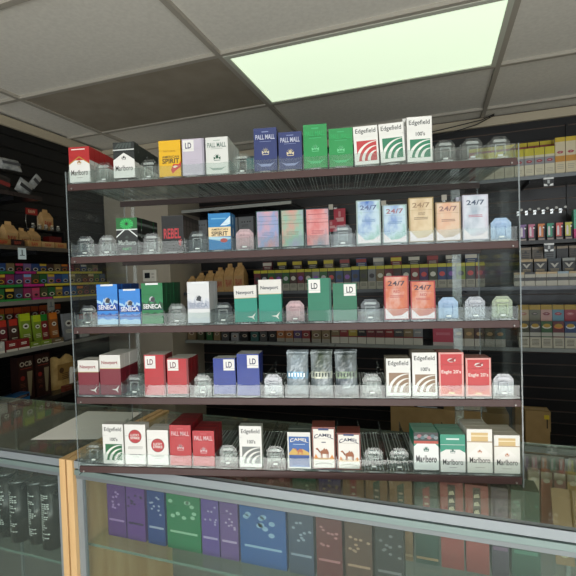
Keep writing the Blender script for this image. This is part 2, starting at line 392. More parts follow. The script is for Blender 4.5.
# ------------------------------------------------------------------ cigarette pack artwork
KS, HS, WW, DD = 86, 99, 54, 22
RED, NAVY, GRN, TEAL, WHT = '#c8202c', '#26387e', '#16864f', '#1d9c8a', '#efefec'
def chevron(a, col, accent=None, top=None, ztop=None, apex=.70, base=.50, word='#3b3b3b', crest='#b98b3c'):
    h = a.h; x = WW/2
    a.P([(-x, h*base), (0, h*apex), (x, h*base), (x, h), (-x, h)], col, 1)
    if top: a.rect(-x, h*.80, x, h, top, 2)
    a.crest(0, h*(apex-.13), 5.5, crest, 3)
    a.text('Marlboro', 0, h*.27, 44, 13, word, 3)
    a.rect(-8, h*.12, 8, h*.13, '#8a8a88', 2)
def marl(h, col, **k):
    a = Art(WW, h, DD, '#e9e9e6', [(h*.62, h, col)], col, WHT); a.rect(-WW/2, 0, WW/2, h*.62, WHT, 0.5); chevron(a, col, **k)
    x = WW/2000
    for i in range(4):                                  # side printing
        a.box(x, x+.0001, -.008+i*.0045, -.0062+i*.0045, .012, h*.0005, paper('#9a9a98'))
    return a
def p_marl_red(h): 
    a = marl(h, '#c22a2e', crest='#c79a3e', word='#4a3c38'); a.rect(-20, h*.915, 16, h*.945, '#f5e9e4', 3)
    a.P([(-27, h*.5), (0, h*.70), (27, h*.5), (27, h*.53), (0, h*.735), (-27, h*.53)], '#c79a3e', 2); return a
def p_marl_black(h):
    a = Art(WW, h, DD, '#2c3432', [(0, h*.45, '#e9e9e6')], '#39413e', '#2c3432')
    a.P([(-27, h*.52), (0, h*.74), (27, h*.52), (27, h*.77), (-27, h*.77)], '#b9303a', 1)
    a.P([(-27, 0), (27, 0), (27, h*.5), (0, h*.70), (-27, h*.5)], WHT, 1.5); a.rect(-27, h*.77, 27, h*.80, '#dfe3e1', 2)
    a.crest(0, h*.57, 5.5, '#34343a', 3); a.text('Marlboro', 0, h*.27, 44, 13, '#4b4b4b', 3)
    for k in range(5): a.P([(-24+k*9, h*.83), (-18+k*9, h*.83), (-8+k*7, h*.97), (-14+k*7, h*.97)], '#55605d', 2)
    return a
def p_nxt(h):
    a = Art(WW, h, DD, '#2a2e2c', None, '#14221c', '#101a16')
    a.rect(-27, h*.68, 27, h, '#127a3c', 1)
    for k in range(16):
        t = 2*math.pi*k/16; a.P([(0, h*.82), (17*math.cos(t-.1), h*.82+13*math.sin(t-.1)), (17*math.cos(t+.1), h*.82+13*math.sin(t+.1))], '#3fdc7a', 2)
    a.disc(0, h*.83, 6, '#1c9a4c', 3); a.disc(0, h*.83, 3, '#0b2b18', 4)
    a.rect(-27, h*.655, 27, h*.68, '#e8efec', 2)
    for q in (-1, 1): a.P([(q*2, h*.68), (q*27, h*.44), (q*27, h*.48), (q*6, h*.68)], '#e8efec', 3)
    a.P([(-27, 0), (27, 0), (27, h*.42), (0, h*.64), (-27, h*.42)], '#16241f', 1)
    a.text('Marlboro', 0, h*.30, 44, 12, '#c9d2ce', 3); a.text('NXT', 0, h*.12, 24, 6, '#27c06a', 3)
    for i in range(3): a.box(.027, .02715, -.011, .011, .014+i*.027, .020+i*.027, paper('#8a918e'))
    a.crest(0, h*.46, 4, '#5a6661', 3); return a
def p_menthol(h, darktop=False):
    g = '#1ba287'; a = Art(WW, h, DD, '#e9efec', [(h*.6, h, g)], '#8fb8a6', WHT); chevron(a, g, apex=.70, base=.52, crest='#4c7f74')
    if darktop:
        a.rect(-27, h*.76, 27, h, '#27302f', 2); a.rect(-27, h*.70, 27, h*.77, '#c8553c', 2.5)
        for k in range(7): a.disc(-22+k*7.3, h*(.86+.04*(k % 2)), 5, ['#8c9a9c', '#b07880', '#5c7f86'][k % 3], 3+k*.1, 4)
        a.P([(-27, 0), (27, 0), (27, h*.62), (20, h*.70), (-20, h*.70), (-27, h*.62)], '#f0f3f1', 2.2); a.text('Marlboro', 0, h*.30, 46, 15, '#4b4b50', 4); a.crest(0, h*.56, 6, '#4c7f74', 4)
    else:
        a.rect(-14, h*.86, 14, h*.90, '#e8f4f0', 3)
        a.rect(-27, h*.72, 27, h*.735, '#d9ece6', 2)
    return a
def p_gold(h):
    a = Art(WW, h, DD, '#ece9e0', None, '#cfc9ba', '#f1efe9')
    a.P([(-18, h*.62), (0, h*.72), (18, h*.62), (18, h*.92), (-18, h*.92)], '#e0c58e', 1); a.rect(-18, h*.83, 18, h*.86, '#f4e7c6', 2)
    a.P([(-27, h*.40), (0, h*.64), (27, h*.40), (27, h*.36), (-27, h*.36)], '#f6f4ef', 1.5)
    a.rect(-27, h*.70, 27, h*.715, '#b9935a', 2); a.crest(0, h*.50, 4.5, '#cf8a55', 3); a.text('Marlboro', 0, h*.29, 44, 13, '#4b4a48', 3); a.rect(-10, h*.12, 10, h*.13, '#b0aca2', 2); return a
def p_spirit(h, blue=False):
    bg = '#2b8fc8' if blue else '#f0c419'
    a = Art(WW, h, DD, '#2c7fb2' if blue else '#d9a512', None, None, bg)
    tc = '#33302b'
    if blue:
        a.rect(-27, h*.36, 27, h*.62, '#f0dcb4', 1); a.P([(2, h*.66), (27, h*.92), (27, h*.70), (16, h*.66)], '#d9ecf6', 2)
        a.P([(-27, h*.30), (0, h*.24), (27, h*.28), (27, h*.33), (-27, h*.36)], '#bfe0f0', 2); a.rect(-20, h*.84, 16, h*.87, '#7cc0e4', 2)
        a.text('AMERICAN', 0, h*.555, 40, 5, tc, 3); a.text('SPIRIT', 0, h*.44, 40, 11, tc, 3)
        a.disc(10, h*.25, 9, '#c84a3c', 3, 5)
    else:
        a.text('AMERICAN', 2, h*.545, 42, 5.5, tc, 3); a.text('SPIRIT', 2, h*.43, 42, 12, tc, 3)
        a.P([(2, h*.18), (8, h*.34), (22, h*.33), (27, h*.42), (27, h*.26), (14, h*.16), (6, h*.08)], '#d8382e', 2); a.text('NATURAL', 0, h*.70, 30, 4, '#c79a10', 2)
        a.P([(6, h*.26), (12, h*.30), (20, h*.28), (12, h*.23)], '#f5e9d0', 3)
    return a
def p_ld(h, col, side=None, lab=-1, txt='#2a2f6a'):
    a = Art(WW, h, DD, side or col, None, '#cfcfca', col)
    x0 = -25 if lab < 0 else -2
    a.rect(x0, h*.66, x0+27, h*.97, '#f0efec', 1); a.text('LD', x0+13.5, h*.82, 15, 14, txt, 2)
    a.rect(-24, h*.05, 24, h*.055, '#ffffff' if col == '#cfc9d6' else side or col, 1)
    if lab < 0: a.rect(22, 0, 27, h, side or col, 1)
    for k in range(3): a.rect(-18, h*(.42-.05*k), 12-4*k, h*(.425-.05*k), side or '#a9a9a6', 2)
    return a
def p_pall(h, col, txt, crestc, side=None, sub='#9aa6cf'):
    a = Art(WW, h, DD, side or col, None, None, col)
    a.text('PALL MALL', 0, h*.79, 45, 11, txt, 2); a.rect(-8, h*.90, 8, h*.92, sub, 2); a.rect(-14, h*.68, 14, h*.69, sub, 2)
    a.crest(0, h*.46, 8.5, crestc, 2)
    a.P([(-22, h*.20), (-10, h*.10), (10, h*.10), (22, h*.20), (12, h*.16), (-12, h*.16)], sub, 2); return a
def p_edge(h, col, band='#f0f0ec', kings=False, side='#dcdcd6'):
    a = Art(WW, h, DD, side, None, None, band)
    a.text('Edgefield', 0, h*.86, 45, 13, '#2f3a3a', 2)
    lo, hi = h*.09, (h*.50 if kings else h*.62)
    a.rect(-21, lo, 23, hi, col, 1)
    if kings: a.text("100's", 2, h*.62, 20, 9, '#4a5050', 2)
    for k, (xb, r) in enumerate(((-21, 1.0), (-8, .98), (5, .92))):    # curving field rows sweeping up to the right
        p0, p1 = [], []
        for j in range(11):
            t = j/10; x = xb+ (23-xb)*(1-math.cos(t*math.pi/2)); z = lo+(hi-lo)*(.95-.23*k)*math.sin(t*math.pi/2)
            wd = 1.0+2.4*(1-t)
            p0.append((min(x-wd, 23) if x-wd > -21 else -21, min(z+wd*.4, hi))); p1.append((min(x+wd, 23), max(lo, z-wd*.8)))
        for j in range(10): a.P([p0[j], p1[j], p1[j+1], p0[j+1]], '#f3f3ee', 2)
    return a
def p_seneca(h, col, dk, pale, white=False):
    a = Art(WW, h, DD, dk if not white else '#d8dadd', None, None, col)
    a.rect(-16, h*.955, 16, h, '#eef2f4', 2)
    for base, c, L in ((.585, pale, 1), (.515, dk, 1.5)):
        pts = [(-27, h*.36)]
        for j in range(13): pts.append((-27+4.5*j, h*(base+.045*math.sin(j*1.9)+.03*math.cos(j*3.1))))
        a.P(pts+[(27, h*.36)], c, L)
    a.rect(-27, h*.36, 27, h*.40, dk, 1.7); a.rect(-27, h*.34, 27, h*.362, '#14305f' if not white else '#b8bdc8', 2)
    a.disc(0, h*.60, 7, '#c9ccd0', 3); a.disc(1, h*.60, 4.6, '#3b3f48', 4); a.P([(-6, h*.55), (6, h*.52), (8, h*.63), (2, h*.67)], '#4d535e', 3.5)
    a.text('SENECA', 0, h*.43, 46, 11, '#f2f4f6' if not white else '#9aa4b4', 5)
    pts = [(-27, h*.20)]
    for j in range(13): pts.append((-27+4.5*j, h*(.26-.03*math.sin(j*1.5))))
    if not white: a.P(pts+[(27, h*.20)], dk, 2)
    a.P([(-27, 0), (27, 0), (27, h*.12), (14, h*.15), (0, h*.11), (-13, h*.16), (-27, h*.12)], pale, 2)
    return a
def p_newport(h, col, dark):
    a = Art(WW, h, DD, col, [(h*.66, h, '#e9e7e2')], '#dedbd4', col)
    a.text('Newport', -1, h*.80, 42, 11, dark, 2); a.rect(-27, h*.655, 27, h*.67, '#d9c9a0', 1)
    a.P([(2, h*.14), (14, h*.15), (23, h*.24), (18, h*.12), (20, h*.05), (14, h*.11)], '#f0eeea', 2)   # slanted swoosh mark
    return a
def p_lucky(h, hundred):
    a = Art(WW, h, DD, '#dcdad4', None, None, '#f1f0ec'); z = h*.70 if hundred else h*.56
    a.disc(0, z, 17, '#8f1d26', 1); a.disc(0, z, 15.5, '#c4252f', 2); a.text('LUCKY', 0, z+3.5, 22, 6, '#f5f3ee', 3); a.text('STRIKE', 0, z-3.8, 24, 6, '#f5f3ee', 3)
    if hundred: a.fine(-20, 20, h*.44, 3, '#a9a7a2', 2.6, .9)
    a.rect(-8, h*.18, 8, h*.19, '#9a9893', 2); a.fine(-17, 17, h*.24, 1, '#7d7b76', t=1.4); return a
def camel(a, cx, cz, s, col, L=4):
    body = [(-10, 0), (-9, 4), (-6, 6), (-3, 7), (0, 12), (3, 8), (6, 10.5), (9, 6), (11, 2), (11, -3), (-9, -3)]
    a.P([(cx+x*s, cz+z*s) for x, z in body], col, L)
    a.P([(cx+x*s, cz+z*s) for x, z in ((-9, 4), (-13, 1), (-16, 6), (-20, 8), (-21, 10), (-17, 12), (-14, 9), (-11, 4.5))][::-1], col, L)
    a.P([(cx+x*s, cz+z*s) for x, z in ((-10, 4), (-10, -1), (-13, 1), (-15, 7))], col, L)
    for x in (-8, -5.5, 6.5, 9.5): a.P([(cx+x*s-1.1*s, cz-3*s), (cx+x*s+1.1*s, cz-3*s), (cx+(x+.9)*s, cz-14*s), (cx+(x-.4)*s, cz-14*s)], col, L)
def p_camel(h, blue=False):
    a = Art(WW, h, DD, '#8c4a3c' if not blue else '#d8d8d2', None, '#8c4a3c' if not blue else '#5a6a60', '#8c4a3c' if not blue else '#e9e9e4')
    if blue:
        a.rect(-24, h*.04, 24, h*.88, '#1f6db4', 1); a.P([(-24, h*.42), (-14, h*.56), (-4, h*.48), (8, h*.54), (24, h*.44), (24, h*.34), (-24, h*.34)], '#d9b860', 2)
        a.rect(-24, h*.04, 24, h*.37, '#1c5aa2', 2.5); a.arch_text('CAMEL', 0, h*.76, 42, 9, 4, '#f1efe6', 3); a.rect(-14, h*.66, 14, h*.675, '#bcd4ea', 3)
        camel(a, 2, h*.47, .62, '#c8793c'); a.P([(-24, h*.04), (-12, h*.10), (10, h*.10), (24, h*.04)], '#4a86c4', 3)
    else:
        a.rect(-24, h*.03, 24, h*.95, '#f1eee8', 1); a.rect(-12, h*.92, 12, h*.97, '#27407c', 2); a.arch_text('CAMEL', 0, h*.76, 44, 10, 5, '#27355f', 3)
        if h > 90: a.rect(-5, h*.625, 5, h*.65, '#6a7080', 3)
        a.rect(-24, h*.22, 24, h*.27, '#e6c79a', 2)
        a.P([(-24, h*.25), (-19, h*.36), (-13, h*.25)], '#e4a04a', 2.5); a.P([(13, h*.25), (19, h*.35), (24, h*.25)], '#e4a04a', 2.5)
        camel(a, 1, h*.39, .95, '#a9652c')
        a.P([(-20, h*.10), (-8, h*.13), (8, h*.13), (20, h*.10), (20, h*.12), (8, h*.15), (-8, h*.15), (-20, h*.12)], '#a0948a', 3)
    return a
def p_eagle(h):
    a = Art(WW, h, DD, '#8c4038', None, '#a07068', '#e4a49c'); a.rect(-23, h*.05, 23, h*.96, '#d23c40', 1); a.frame(-24.5, h*.03, 24.5, h*.975, .8, '#f4d8d2', 1.5)
    a.text("Eagle 20's", 0, h*.55, 42, 10, '#f6efe9', 2); a.disc(1, h*.82, 9, '#ece4e0', 2, 4.5)
    a.P([(-8, h*.80), (2, h*.86), (12, h*.90), (6, h*.82), (8, h*.78), (-2, h*.79)], '#a8302e', 3)
    a.P([(-23, h*.05), (23, h*.05), (23, h*.20), (4, h*.10), (-23, h*.26)], '#e2603a', 1.6); a.P([(-8, h*.05), (8, h*.05), (6, h*.10), (-6, h*.10)], '#f0d9a8', 2); return a
def soft(name, c1, c2, c3, sc=26): return noise_mat(name, ink(c1, .74, 1.3), ink(c3, .74, 1.3), sc, .32, 0, (1, 1, .6), c3=ink(c2, .74, 1.3), coat=.12)
def p_247(h, mt, border, words, txt, sub='RED'):
    a = Art(WW, h, DD, border, None, None, border)
    a.rect(-24, h*.025, 24, h*.975, mt, 1); a.text('24/7', 0, h*.83, 38, 11, txt, 3)
    if sub: a.text(sub, 1, h*.64, 15, 6, words, 3)
    a.fine(-16, 16, h*.54, 2, words, 3.2, 1.5, 3)
    a.P([(-25, h*.02), (25, h*.02), (25, h*.20), (10, h*.10), (-8, h*.08), (-25, h*.26)], '#f0e6ea', 2)
    return a
def p_glare(h, mt, border, line):
    a = Art(WW, h, DD, border, None, None, border); a.rect(-25, h*.02, 25, h*.98, mt, 1); a.rect(-25, h*.62, 25, h*.635, line, 2); a.fine(-15, 15, h*.40, 3, line, 3, 1, 2); a.rect(-22, h*.84, 22, h*.855, line, 2); return a
def p_rebel(h):
    a = Art(WW, h, DD, '#3a3330', None, '#4a4644', '#262628'); a.rect(-25, h*.03, 25, h*.97, mat('#17181a', .6), 1)
    a.text('REBEL', -1, h*.50, 42, 24, '#c43a44', 2); a.P([(14, h*.30), (22, h*.34), (20, h*.14), (15, h*.18)], '#b8323c', 2); a.fine(-14, 14, h*.20, 1, '#8a8a8a')
    for i in range(3): a.box(.027, .0271, -.007+i*.006, -.003+i*.006, .02, .075, paper('#6f665f'))
    return a
def pouch(label, c_top, c_band, c_low, mark):
    """crinkled cellophane pouch of small cigars"""
    root = thing('cigar_pouch', label, 'cigar pouch')
    m = MB(); nx, nz, w, h = 10, 18, .050, .098; rnd = random.Random(mark)
    mats = [noise_mat('foil_'+c, c, '#8f989c', 45, .24, .5, (1, 1, .35), .15) for c in (c_top, c_band, c_low)]
    def ring(i, j, s):
        u = i/nx*2-1; v = j/nz; th = .011*min(1, 5*min(v, 1-v))**.5*(1-abs(u)**3*.75)+.0008
        x = u*w/2*(1-.03*math.sin(v*math.pi)); z = v*h
        return (x+rnd.uniform(-.0004, .0004), s*(th+rnd.uniform(-.0009, .0009)), z+rnd.uniform(-.0005, .0005))
    for s in (-1, 1):
        V = [[m.bm.verts.new(ring(i, j, s)) for i in range(nx+1)] for j in range(nz+1)]
        for j in range(nz):
            z = (j+.5)/nz; mm = mats[0] if z > .58 else (mats[1] if z > .40 else mats[2])
            for i in range(nx):
                q = (V[j][i], V[j][i+1], V[j+1][i+1], V[j+1][i]); f = m.bm.faces.new(q if s < 0 else q[::-1]); f.material_index = m.mi(mm)
    bmesh.ops.remove_doubles(m.bm, verts=m.bm.verts, dist=.0004)
    m.build('wrapper', root)
    m = MB()
    for k in range(6): m.box(-.020+k*.007, -.0165+k*.007, -.0128, -.0122, .043, .052, mat('#2f3a36' if mark != 1 else '#e8f0f4', .4))
    m.build('printed_band', root)
    m = MB()
    for (z0, z1) in ((-.001, .003), (.095, .100)): m.box(-.026, .026, -.0012, .0012, z0, z1, mats[0])
    m.build('crimped_seal', root)
    return root

f247r = soft('print_red_orange', '#ecd8d0', '#dc8450', '#c86458', 20)
f247b = soft('print_blue_green', '#3f7fd0', '#cfe4ee', '#7fc0a0', 22)
f247g = soft('print_gold_cream', '#c8a878', '#e8d8b8', '#d8b890', 14)
f247o = soft('print_peach', '#e8a880', '#e8d0b8', '#b8a898', 14)
f247s = soft('print_silver_blue', '#8fa6b8', '#e0e6ee', '#d8c0d0', 18)
fpk1 = soft('glare_pink_blue', '#e8b8bc', '#a8b8dc', '#e0a8a0', 24)  # glare on the next three pack fronts, painted as pastel mottling
fpk2 = soft('glare_pink_green', '#e8a8a0', '#a8ccb8', '#b8b0d0', 24)
fpk3 = soft('glare_pink_red', '#e07a78', '#e8b0b0', '#8fa8b8', 24)

ROWN = ['top', 'second', 'third', 'fourth', 'bottom']
# (row, slot, artwork, look, short look for the files behind, packs behind, options)
PACKS = [
 (0, 0, lambda: p_marl_red(KS), 'red and white chevron cigarette pack at the left end of the top shelf', 'red chevron', 5, {}),
 (0, 2, lambda: p_marl_black(KS), 'dark-topped white cigarette pack with red chevron on the top shelf', 'dark-topped chevron', 5, {'lift': .004}),
 (0, 4, lambda: p_spirit(KS), 'yellow cigarette pack with red bird on the top shelf', '', 0, {}),
 (0, 5, lambda: p_ld(KS, '#cfc9d6', '#b4afbc', -1), 'silver cigarette pack with white square beside the yellow pack', '', 0, {}),
 (0, 6, lambda: p_pall(KS, '#e6e8e4', '#5e7f74', '#1f6b50', '#d8dcd6', '#a9bab2'), 'white cigarette pack with green crest on the top shelf', 'white green-crested', 4, {}),
 (0, 8, lambda: p_pall(HS, '#2b3f80', '#d8dcec', '#e0d8c0'), 'taller navy cigarette pack with pale crest on the top shelf', '', 1, {}),
 (0, 9, lambda: p_pall(KS, '#2b3f80', '#d8dcec', '#e8dcb8'), 'shorter navy cigarette pack with cream crest on the top shelf', '', 1, {}),
 (0, 10, lambda: p_pall(HS, '#17a35a', '#27b86c', '#7fd8a0', None, '#4fc888'), 'taller bright green cigarette pack on the top shelf', '', 0, {}),
 (0, 11, lambda: p_pall(KS, '#17a35a', '#27b86c', '#7fd8a0', None, '#4fc888'), 'shorter bright green cigarette pack on the top shelf', '', 0, {}),
 (0, 12, lambda: p_edge(KS, '#cc4448'), 'white cigarette pack with red striped field on the top shelf', '', 0, {'roll': -2}),
 (0, 13, lambda: p_edge(KS, '#2f8f6c'), 'shorter white pack with green striped field tilted on the top shelf', '', 0, {'roll': -3, 'lift': .002}),
 (0, 14, lambda: p_edge(HS, '#2f8f6c', kings=True), 'tallest white pack with green striped field on the top shelf', '', 1, {'backshift': -.006, 'backlift': .006}),
 (1, 2, lambda: p_nxt(KS), 'black cigarette pack with bright green burst on the second shelf', 'black and green burst', 4, {}),
 (1, 4, lambda: p_rebel(KS), 'black cigarette pack with large red lettering on the second shelf', 'black red-lettered', 4, {}),
 (1, 6, lambda: p_spirit(KS, True), 'blue cigarette pack with cream band on the second shelf', '', 1, {'yaw': 0}),
 (1, 8, lambda: p_glare(KS, fpk1, '#2c5f58', '#7f8fa8'), 'pink and lavender cigarette pack on the second shelf', '', 0, {}),
 (1, 9, lambda: p_glare(KS, fpk2, '#2c4a40', '#8f8878'), 'pink and pale green cigarette pack on the second shelf', '', 0, {}),
 (1, 10, lambda: p_glare(KS, fpk3, '#3a4854', '#a85058'), 'pink and red cigarette pack on the second shelf', '', 0, {}),
 (1, 12, lambda: p_247(HS, f247b, '#a8b8b4', '#7f9fc0', '#6878a0', None), 'taller pale blue cigarette pack with numerals on the second shelf', '', 0, {}),
 (1, 13, lambda: p_247(KS, f247b, '#98a8a4', '#7f9fc0', '#a87884', None), 'shorter pale blue cigarette pack with numerals on the second shelf', '', 0, {}),
 (1, 14, lambda: p_247(HS, f247g, '#a89468', '#8f7f60', '#a88f70', 'GOLD'), 'tall gold cigarette pack with numerals on the second shelf', '', 0, {}),
 (1, 15, lambda: p_247(KS, f247o, '#a89070', '#9f7f70', '#a07f78', None), 'short peach cigarette pack with numerals on the second shelf', '', 0, {}),
 (1, 16, lambda: p_247(HS, f247s, '#c8c8d4', '#c07f90', '#506078', None), 'tall silvery cigarette pack with numerals at right of second shelf', '', 1, {'backshift': -.008}),
 (2, 1, lambda: p_seneca(HS, '#3f97e4', '#2262b8', '#b8dcf4'), 'taller blue cigarette pack with mountains on the third shelf', 'blue mountain', 4, {}),
 (2, 2, lambda: p_seneca(KS, '#3f97e4', '#2262b8', '#b8dcf4'), 'shorter blue cigarette pack with mountains on the third shelf', '', 0, {}),
 (2, 3, lambda: p_seneca(HS, '#128a54', '#0c5f3c', '#14925a'), 'green cigarette pack with mountain band on the third shelf', 'green mountain', 4, {}),
 (2, 5, lambda: p_seneca(HS, '#e6e8ea', '#c4cad6', '#dfe3ea', True), 'white cigarette pack with pale grey mountains on the third shelf', 'white mountain', 2, {}),
 (2, 7, lambda: p_newport(KS, '#1d9c8a', '#3a4a58'), 'shorter teal and white cigarette pack with swoosh on third shelf', '', 0, {'roll': -1}),
 (2, 8, lambda: p_newport(HS, '#1d9c8a', '#3a4a58'), 'taller teal and white cigarette pack with swoosh on third shelf', '', 0, {}),
 (2, 10, lambda: p_ld(HS, '#16896c', '#0f6f5c', -1, '#33424a'), 'taller green cigarette pack with white square on the third shelf', '', 0, {}),
 (2, 11, lambda: p_ld(KS, '#12805f', '#0f6b55', 1, '#33424a'), 'shorter green cigarette pack with white square on the third shelf', '', 0, {}),
 (2, 13, lambda: p_247(HS, f247r, '#b03c40', '#c05850', '#4a3444'), 'taller red-edged cigarette pack with dark numerals on third shelf', '', 0, {}),
 (2, 14, lambda: p_247(KS, f247r, '#b03c40', '#c05850', '#5a3c4c'), 'shorter red-edged cigarette pack with dark numerals on third shelf', '', 0, {}),
 (3, 0, lambda: p_newport(KS, '#8a1f38', '#a02c44'), 'shorter maroon and white cigarette pack with swoosh on fourth shelf', '', 1, {'lift': -.0}),
 (3, 1, lambda: p_newport(HS, '#8a1f38', '#a02c44'), 'taller maroon and white cigarette pack with swoosh on fourth shelf', 'maroon and white', 3, {}),
 (3, 3, lambda: p_ld(HS, '#c4182a', '#8c1420', -1, '#7a1f3c'), 'taller red cigarette pack with white square on the fourth shelf', 'red white-square', 1, {}),
 (3, 4, lambda: p_ld(KS, '#c4182a', '#8c1420', -1, '#7a1f3c'), 'shorter red cigarette pack with white square on the fourth shelf', 'red white-square short', 2, {'lift': .003}),
 (3, 6, lambda: p_ld(KS, '#1f46a4', '#1a3684', 1), 'shorter blue cigarette pack with white square on the fourth shelf', '', 1, {'lift': .003}),
 (3, 7, lambda: p_ld(HS, '#1f46a4', '#1a3684', 1), 'taller blue cigarette pack with white square on the fourth shelf', '', 1, {}),
 (3, 13, lambda: p_edge(KS, '#a08468', side='#8f8474'), 'shorter white pack with brown striped field on the fourth shelf', '', 1, {}),
 (3, 14, lambda: p_edge(HS, '#a08468', kings=True, side='#8f8474'), 'taller white pack with brown striped field on the fourth shelf', '', 1, {}),
 (3, 15, lambda: p_eagle(HS), 'taller red cigarette pack with bird emblem on the fourth shelf', 'red bird-emblem', 1, {}),
 (3, 16, lambda: p_eagle(KS), 'shorter red cigarette pack with bird emblem on the fourth shelf', '', 1, {}),
 (4, 1, lambda: p_edge(HS, '#0f7a48', kings=True), 'white pack with green striped field on the bottom shelf', '', 0, {}),
 (4, 2, lambda: p_lucky(HS, True), 'taller white cigarette pack with red roundel on the bottom shelf', '', 0, {}),
 (4, 3, lambda: p_lucky(KS, False), 'shorter white cigarette pack with red roundel on the bottom shelf', '', 1, {}),
 (4, 4, lambda: p_pall(HS, '#c4202e', '#eccfd2', '#e0c0c4', '#8c1a26', '#d8606a'), 'taller red cigarette pack with pale crest on the bottom shelf', 'red pale-crested', 3, {}),
 (4, 5, lambda: p_pall(KS, '#c4202e', '#eccfd2', '#e0c0c4', '#8c1a26', '#d8606a'), 'shorter red cigarette pack with pale crest on the bottom shelf', 'red short pale-crested', 2, {}),
 (4, 7, lambda: p_edge(HS, '#7f8482', kings=True, side='#b8bdb4'), 'white pack with grey striped field on the bottom shelf', '', 0, {}),
 (4, 9, lambda: p_camel(KS, True), 'blue cigarette pack with camel in a desert on bottom shelf', '', 1, {}),
 (4, 10, lambda: p_camel(HS), 'taller brown-edged cigarette pack with camel on the bottom shelf', 'brown-edged camel', 1, {}),
 (4, 11, lambda: p_camel(KS), 'shorter brown-edged cigarette pack with camel on the bottom shelf', '', 1, {}),
 (4, 14, lambda: p_menthol(KS, True), 'white pack with dark patterned top and orange band, bottom shelf', 'dark patterned-top', 2, {'lift': .004}),
 (4, 15, lambda: p_menthol(KS), 'white and teal chevron cigarette pack on the bottom shelf', 'teal chevron', 2, {}),
 (4, 16, lambda: p_gold(HS), 'taller white and gold chevron pack on the bottom shelf', 'white and gold tall', 2, {}),
 (4, 17, lambda: p_gold(KS), 'shorter white and gold chevron pack at bottom right of rack', 'white and gold short', 2, {}),
]
PTINT = {(1, 7): 'pink', (1, 17): 'blue', (2, 9): 'pink', (2, 15): 'blue', (2, 16): 'grey', (2, 17): 'green', (3, 17): 'grey', (3, 8): 'grey'}
full = {(p[0], p[1]): p for p in PACKS}
POUCH = {(3, 9): ('silver blue cigar pouch with light blue band on fourth shelf', '#7f8c94', '#6fa8cc', '#8c98a0', 1),
         (3, 10): ('dark crinkled cigar pouch with cream band on fourth shelf', '#3f4a3c', '#c8ccb4', '#5c6468', 2),
         (3, 11): ('dark crinkled cigar pouch with green band on fourth shelf', '#343c3a', '#7f9470', '#3f4650', 3)}
ORD = ['', 'second', 'third', 'fourth', 'fifth', 'sixth', 'seventh', 'eighth', 'ninth', 'tenth', 'eleventh', 'twelfth', 'thirteenth', 'fourteenth', 'fifteenth', 'sixteenth', 'seventeenth', 'eighteenth']
ORD1 = ['first']+ORD[1:]
def sx(s): return XL+(s+.5)*SW
for r in range(5):
    for s in range(18):
        tr = bpy.data.objects.new('slot_tray', TM); C.objects.link(tr); tr.parent = rack; tr.location = (sx(s), 0, ZS[r])
        p = full.get((r, s)); n = 0
        if p: n = 1+p[5]
        elif (r, s) in POUCH: n = 2
        pu = bpy.data.objects.new('pusher', PM[PTINT.get((r, s), 'clear')]); C.objects.link(pu); pu.parent = tr
        pu.location = (0, .012+n*.0236, 0)
for (r, s, fn, look, short, nb, op) in PACKS:
    a = fn(); d = a.d/1000
    root = finish_pack(a, 'cigarette_pack', look, group='cigarette packs on the %s shelf of the rack' % ROWN[r])
    z = ZS[r]+.0048+op.get('lift', 0); x = sx(s)+.0007
    root.location = RW(x, .0036+d/2, z); yw = R(op.get('yaw', 0))
    root.rotation_euler = (0, R(op.get('roll', 0)*-1 if False else op.get('roll', 0)), PHI+yw)
    if op.get('roll'): root.location.z += .054/2*abs(math.sin(R(op['roll'])))
    for k in range(nb):
        short_ = short or look.split(' cigarette')[0].split(' pack with')[0]
        lab = '%s pack, %s in its file, behind the front one, %s shelf' % (short_, ORD1[k+1], ROWN[r])
        words = lab.split()
        if len(words) > 16: lab = '%s pack, %s in its file, %s shelf' % (short_, ORD1[k+1], ROWN[r])
        jx = op.get('backshift', random.uniform(-.0006, .0006))
        q = dup(root, RW(x+jx, .0036+d/2+(k+1)*(d+.0014), ZS[r]+.0048+op.get('backlift', op.get('lift', 0)*.5)), (0, 0, PHI), lab)
for (r, s), (lab, c1, c2, c3, mk) in POUCH.items():
    q = pouch(lab, c1, c2, c3, mk); q.location = RW(sx(s), .017, ZS[r]+.006); q.rotation_euler = (0, R([0, 1, 0, -1][mk]), PHI); q['group'] = 'cigar pouches on the fourth shelf of the rack'
    dup(q, RW(sx(s)+.001, .044, ZS[r]+.006), (0, R(-.5), PHI), lab.split(' cigar')[0]+' cigar pouch tucked behind its twin on fourth shelf')
# loose teal pack lying in an open slot of the top shelf
a = Art(WW, KS, DD, '#1f4a50', None, '#2f6a70', '#27565c'); a.rect(-24, 50, 24, 80, '#3f8f90', 1)
q = finish_pack(a, 'cigarette_pack', 'dark teal pack at the back of an open top shelf slot', group='cigarette packs on the top shelf of the rack'); q.location = RW(sx(7), .19, ZS[0]+.0048); q.rotation_euler = (0, 0, PHI)

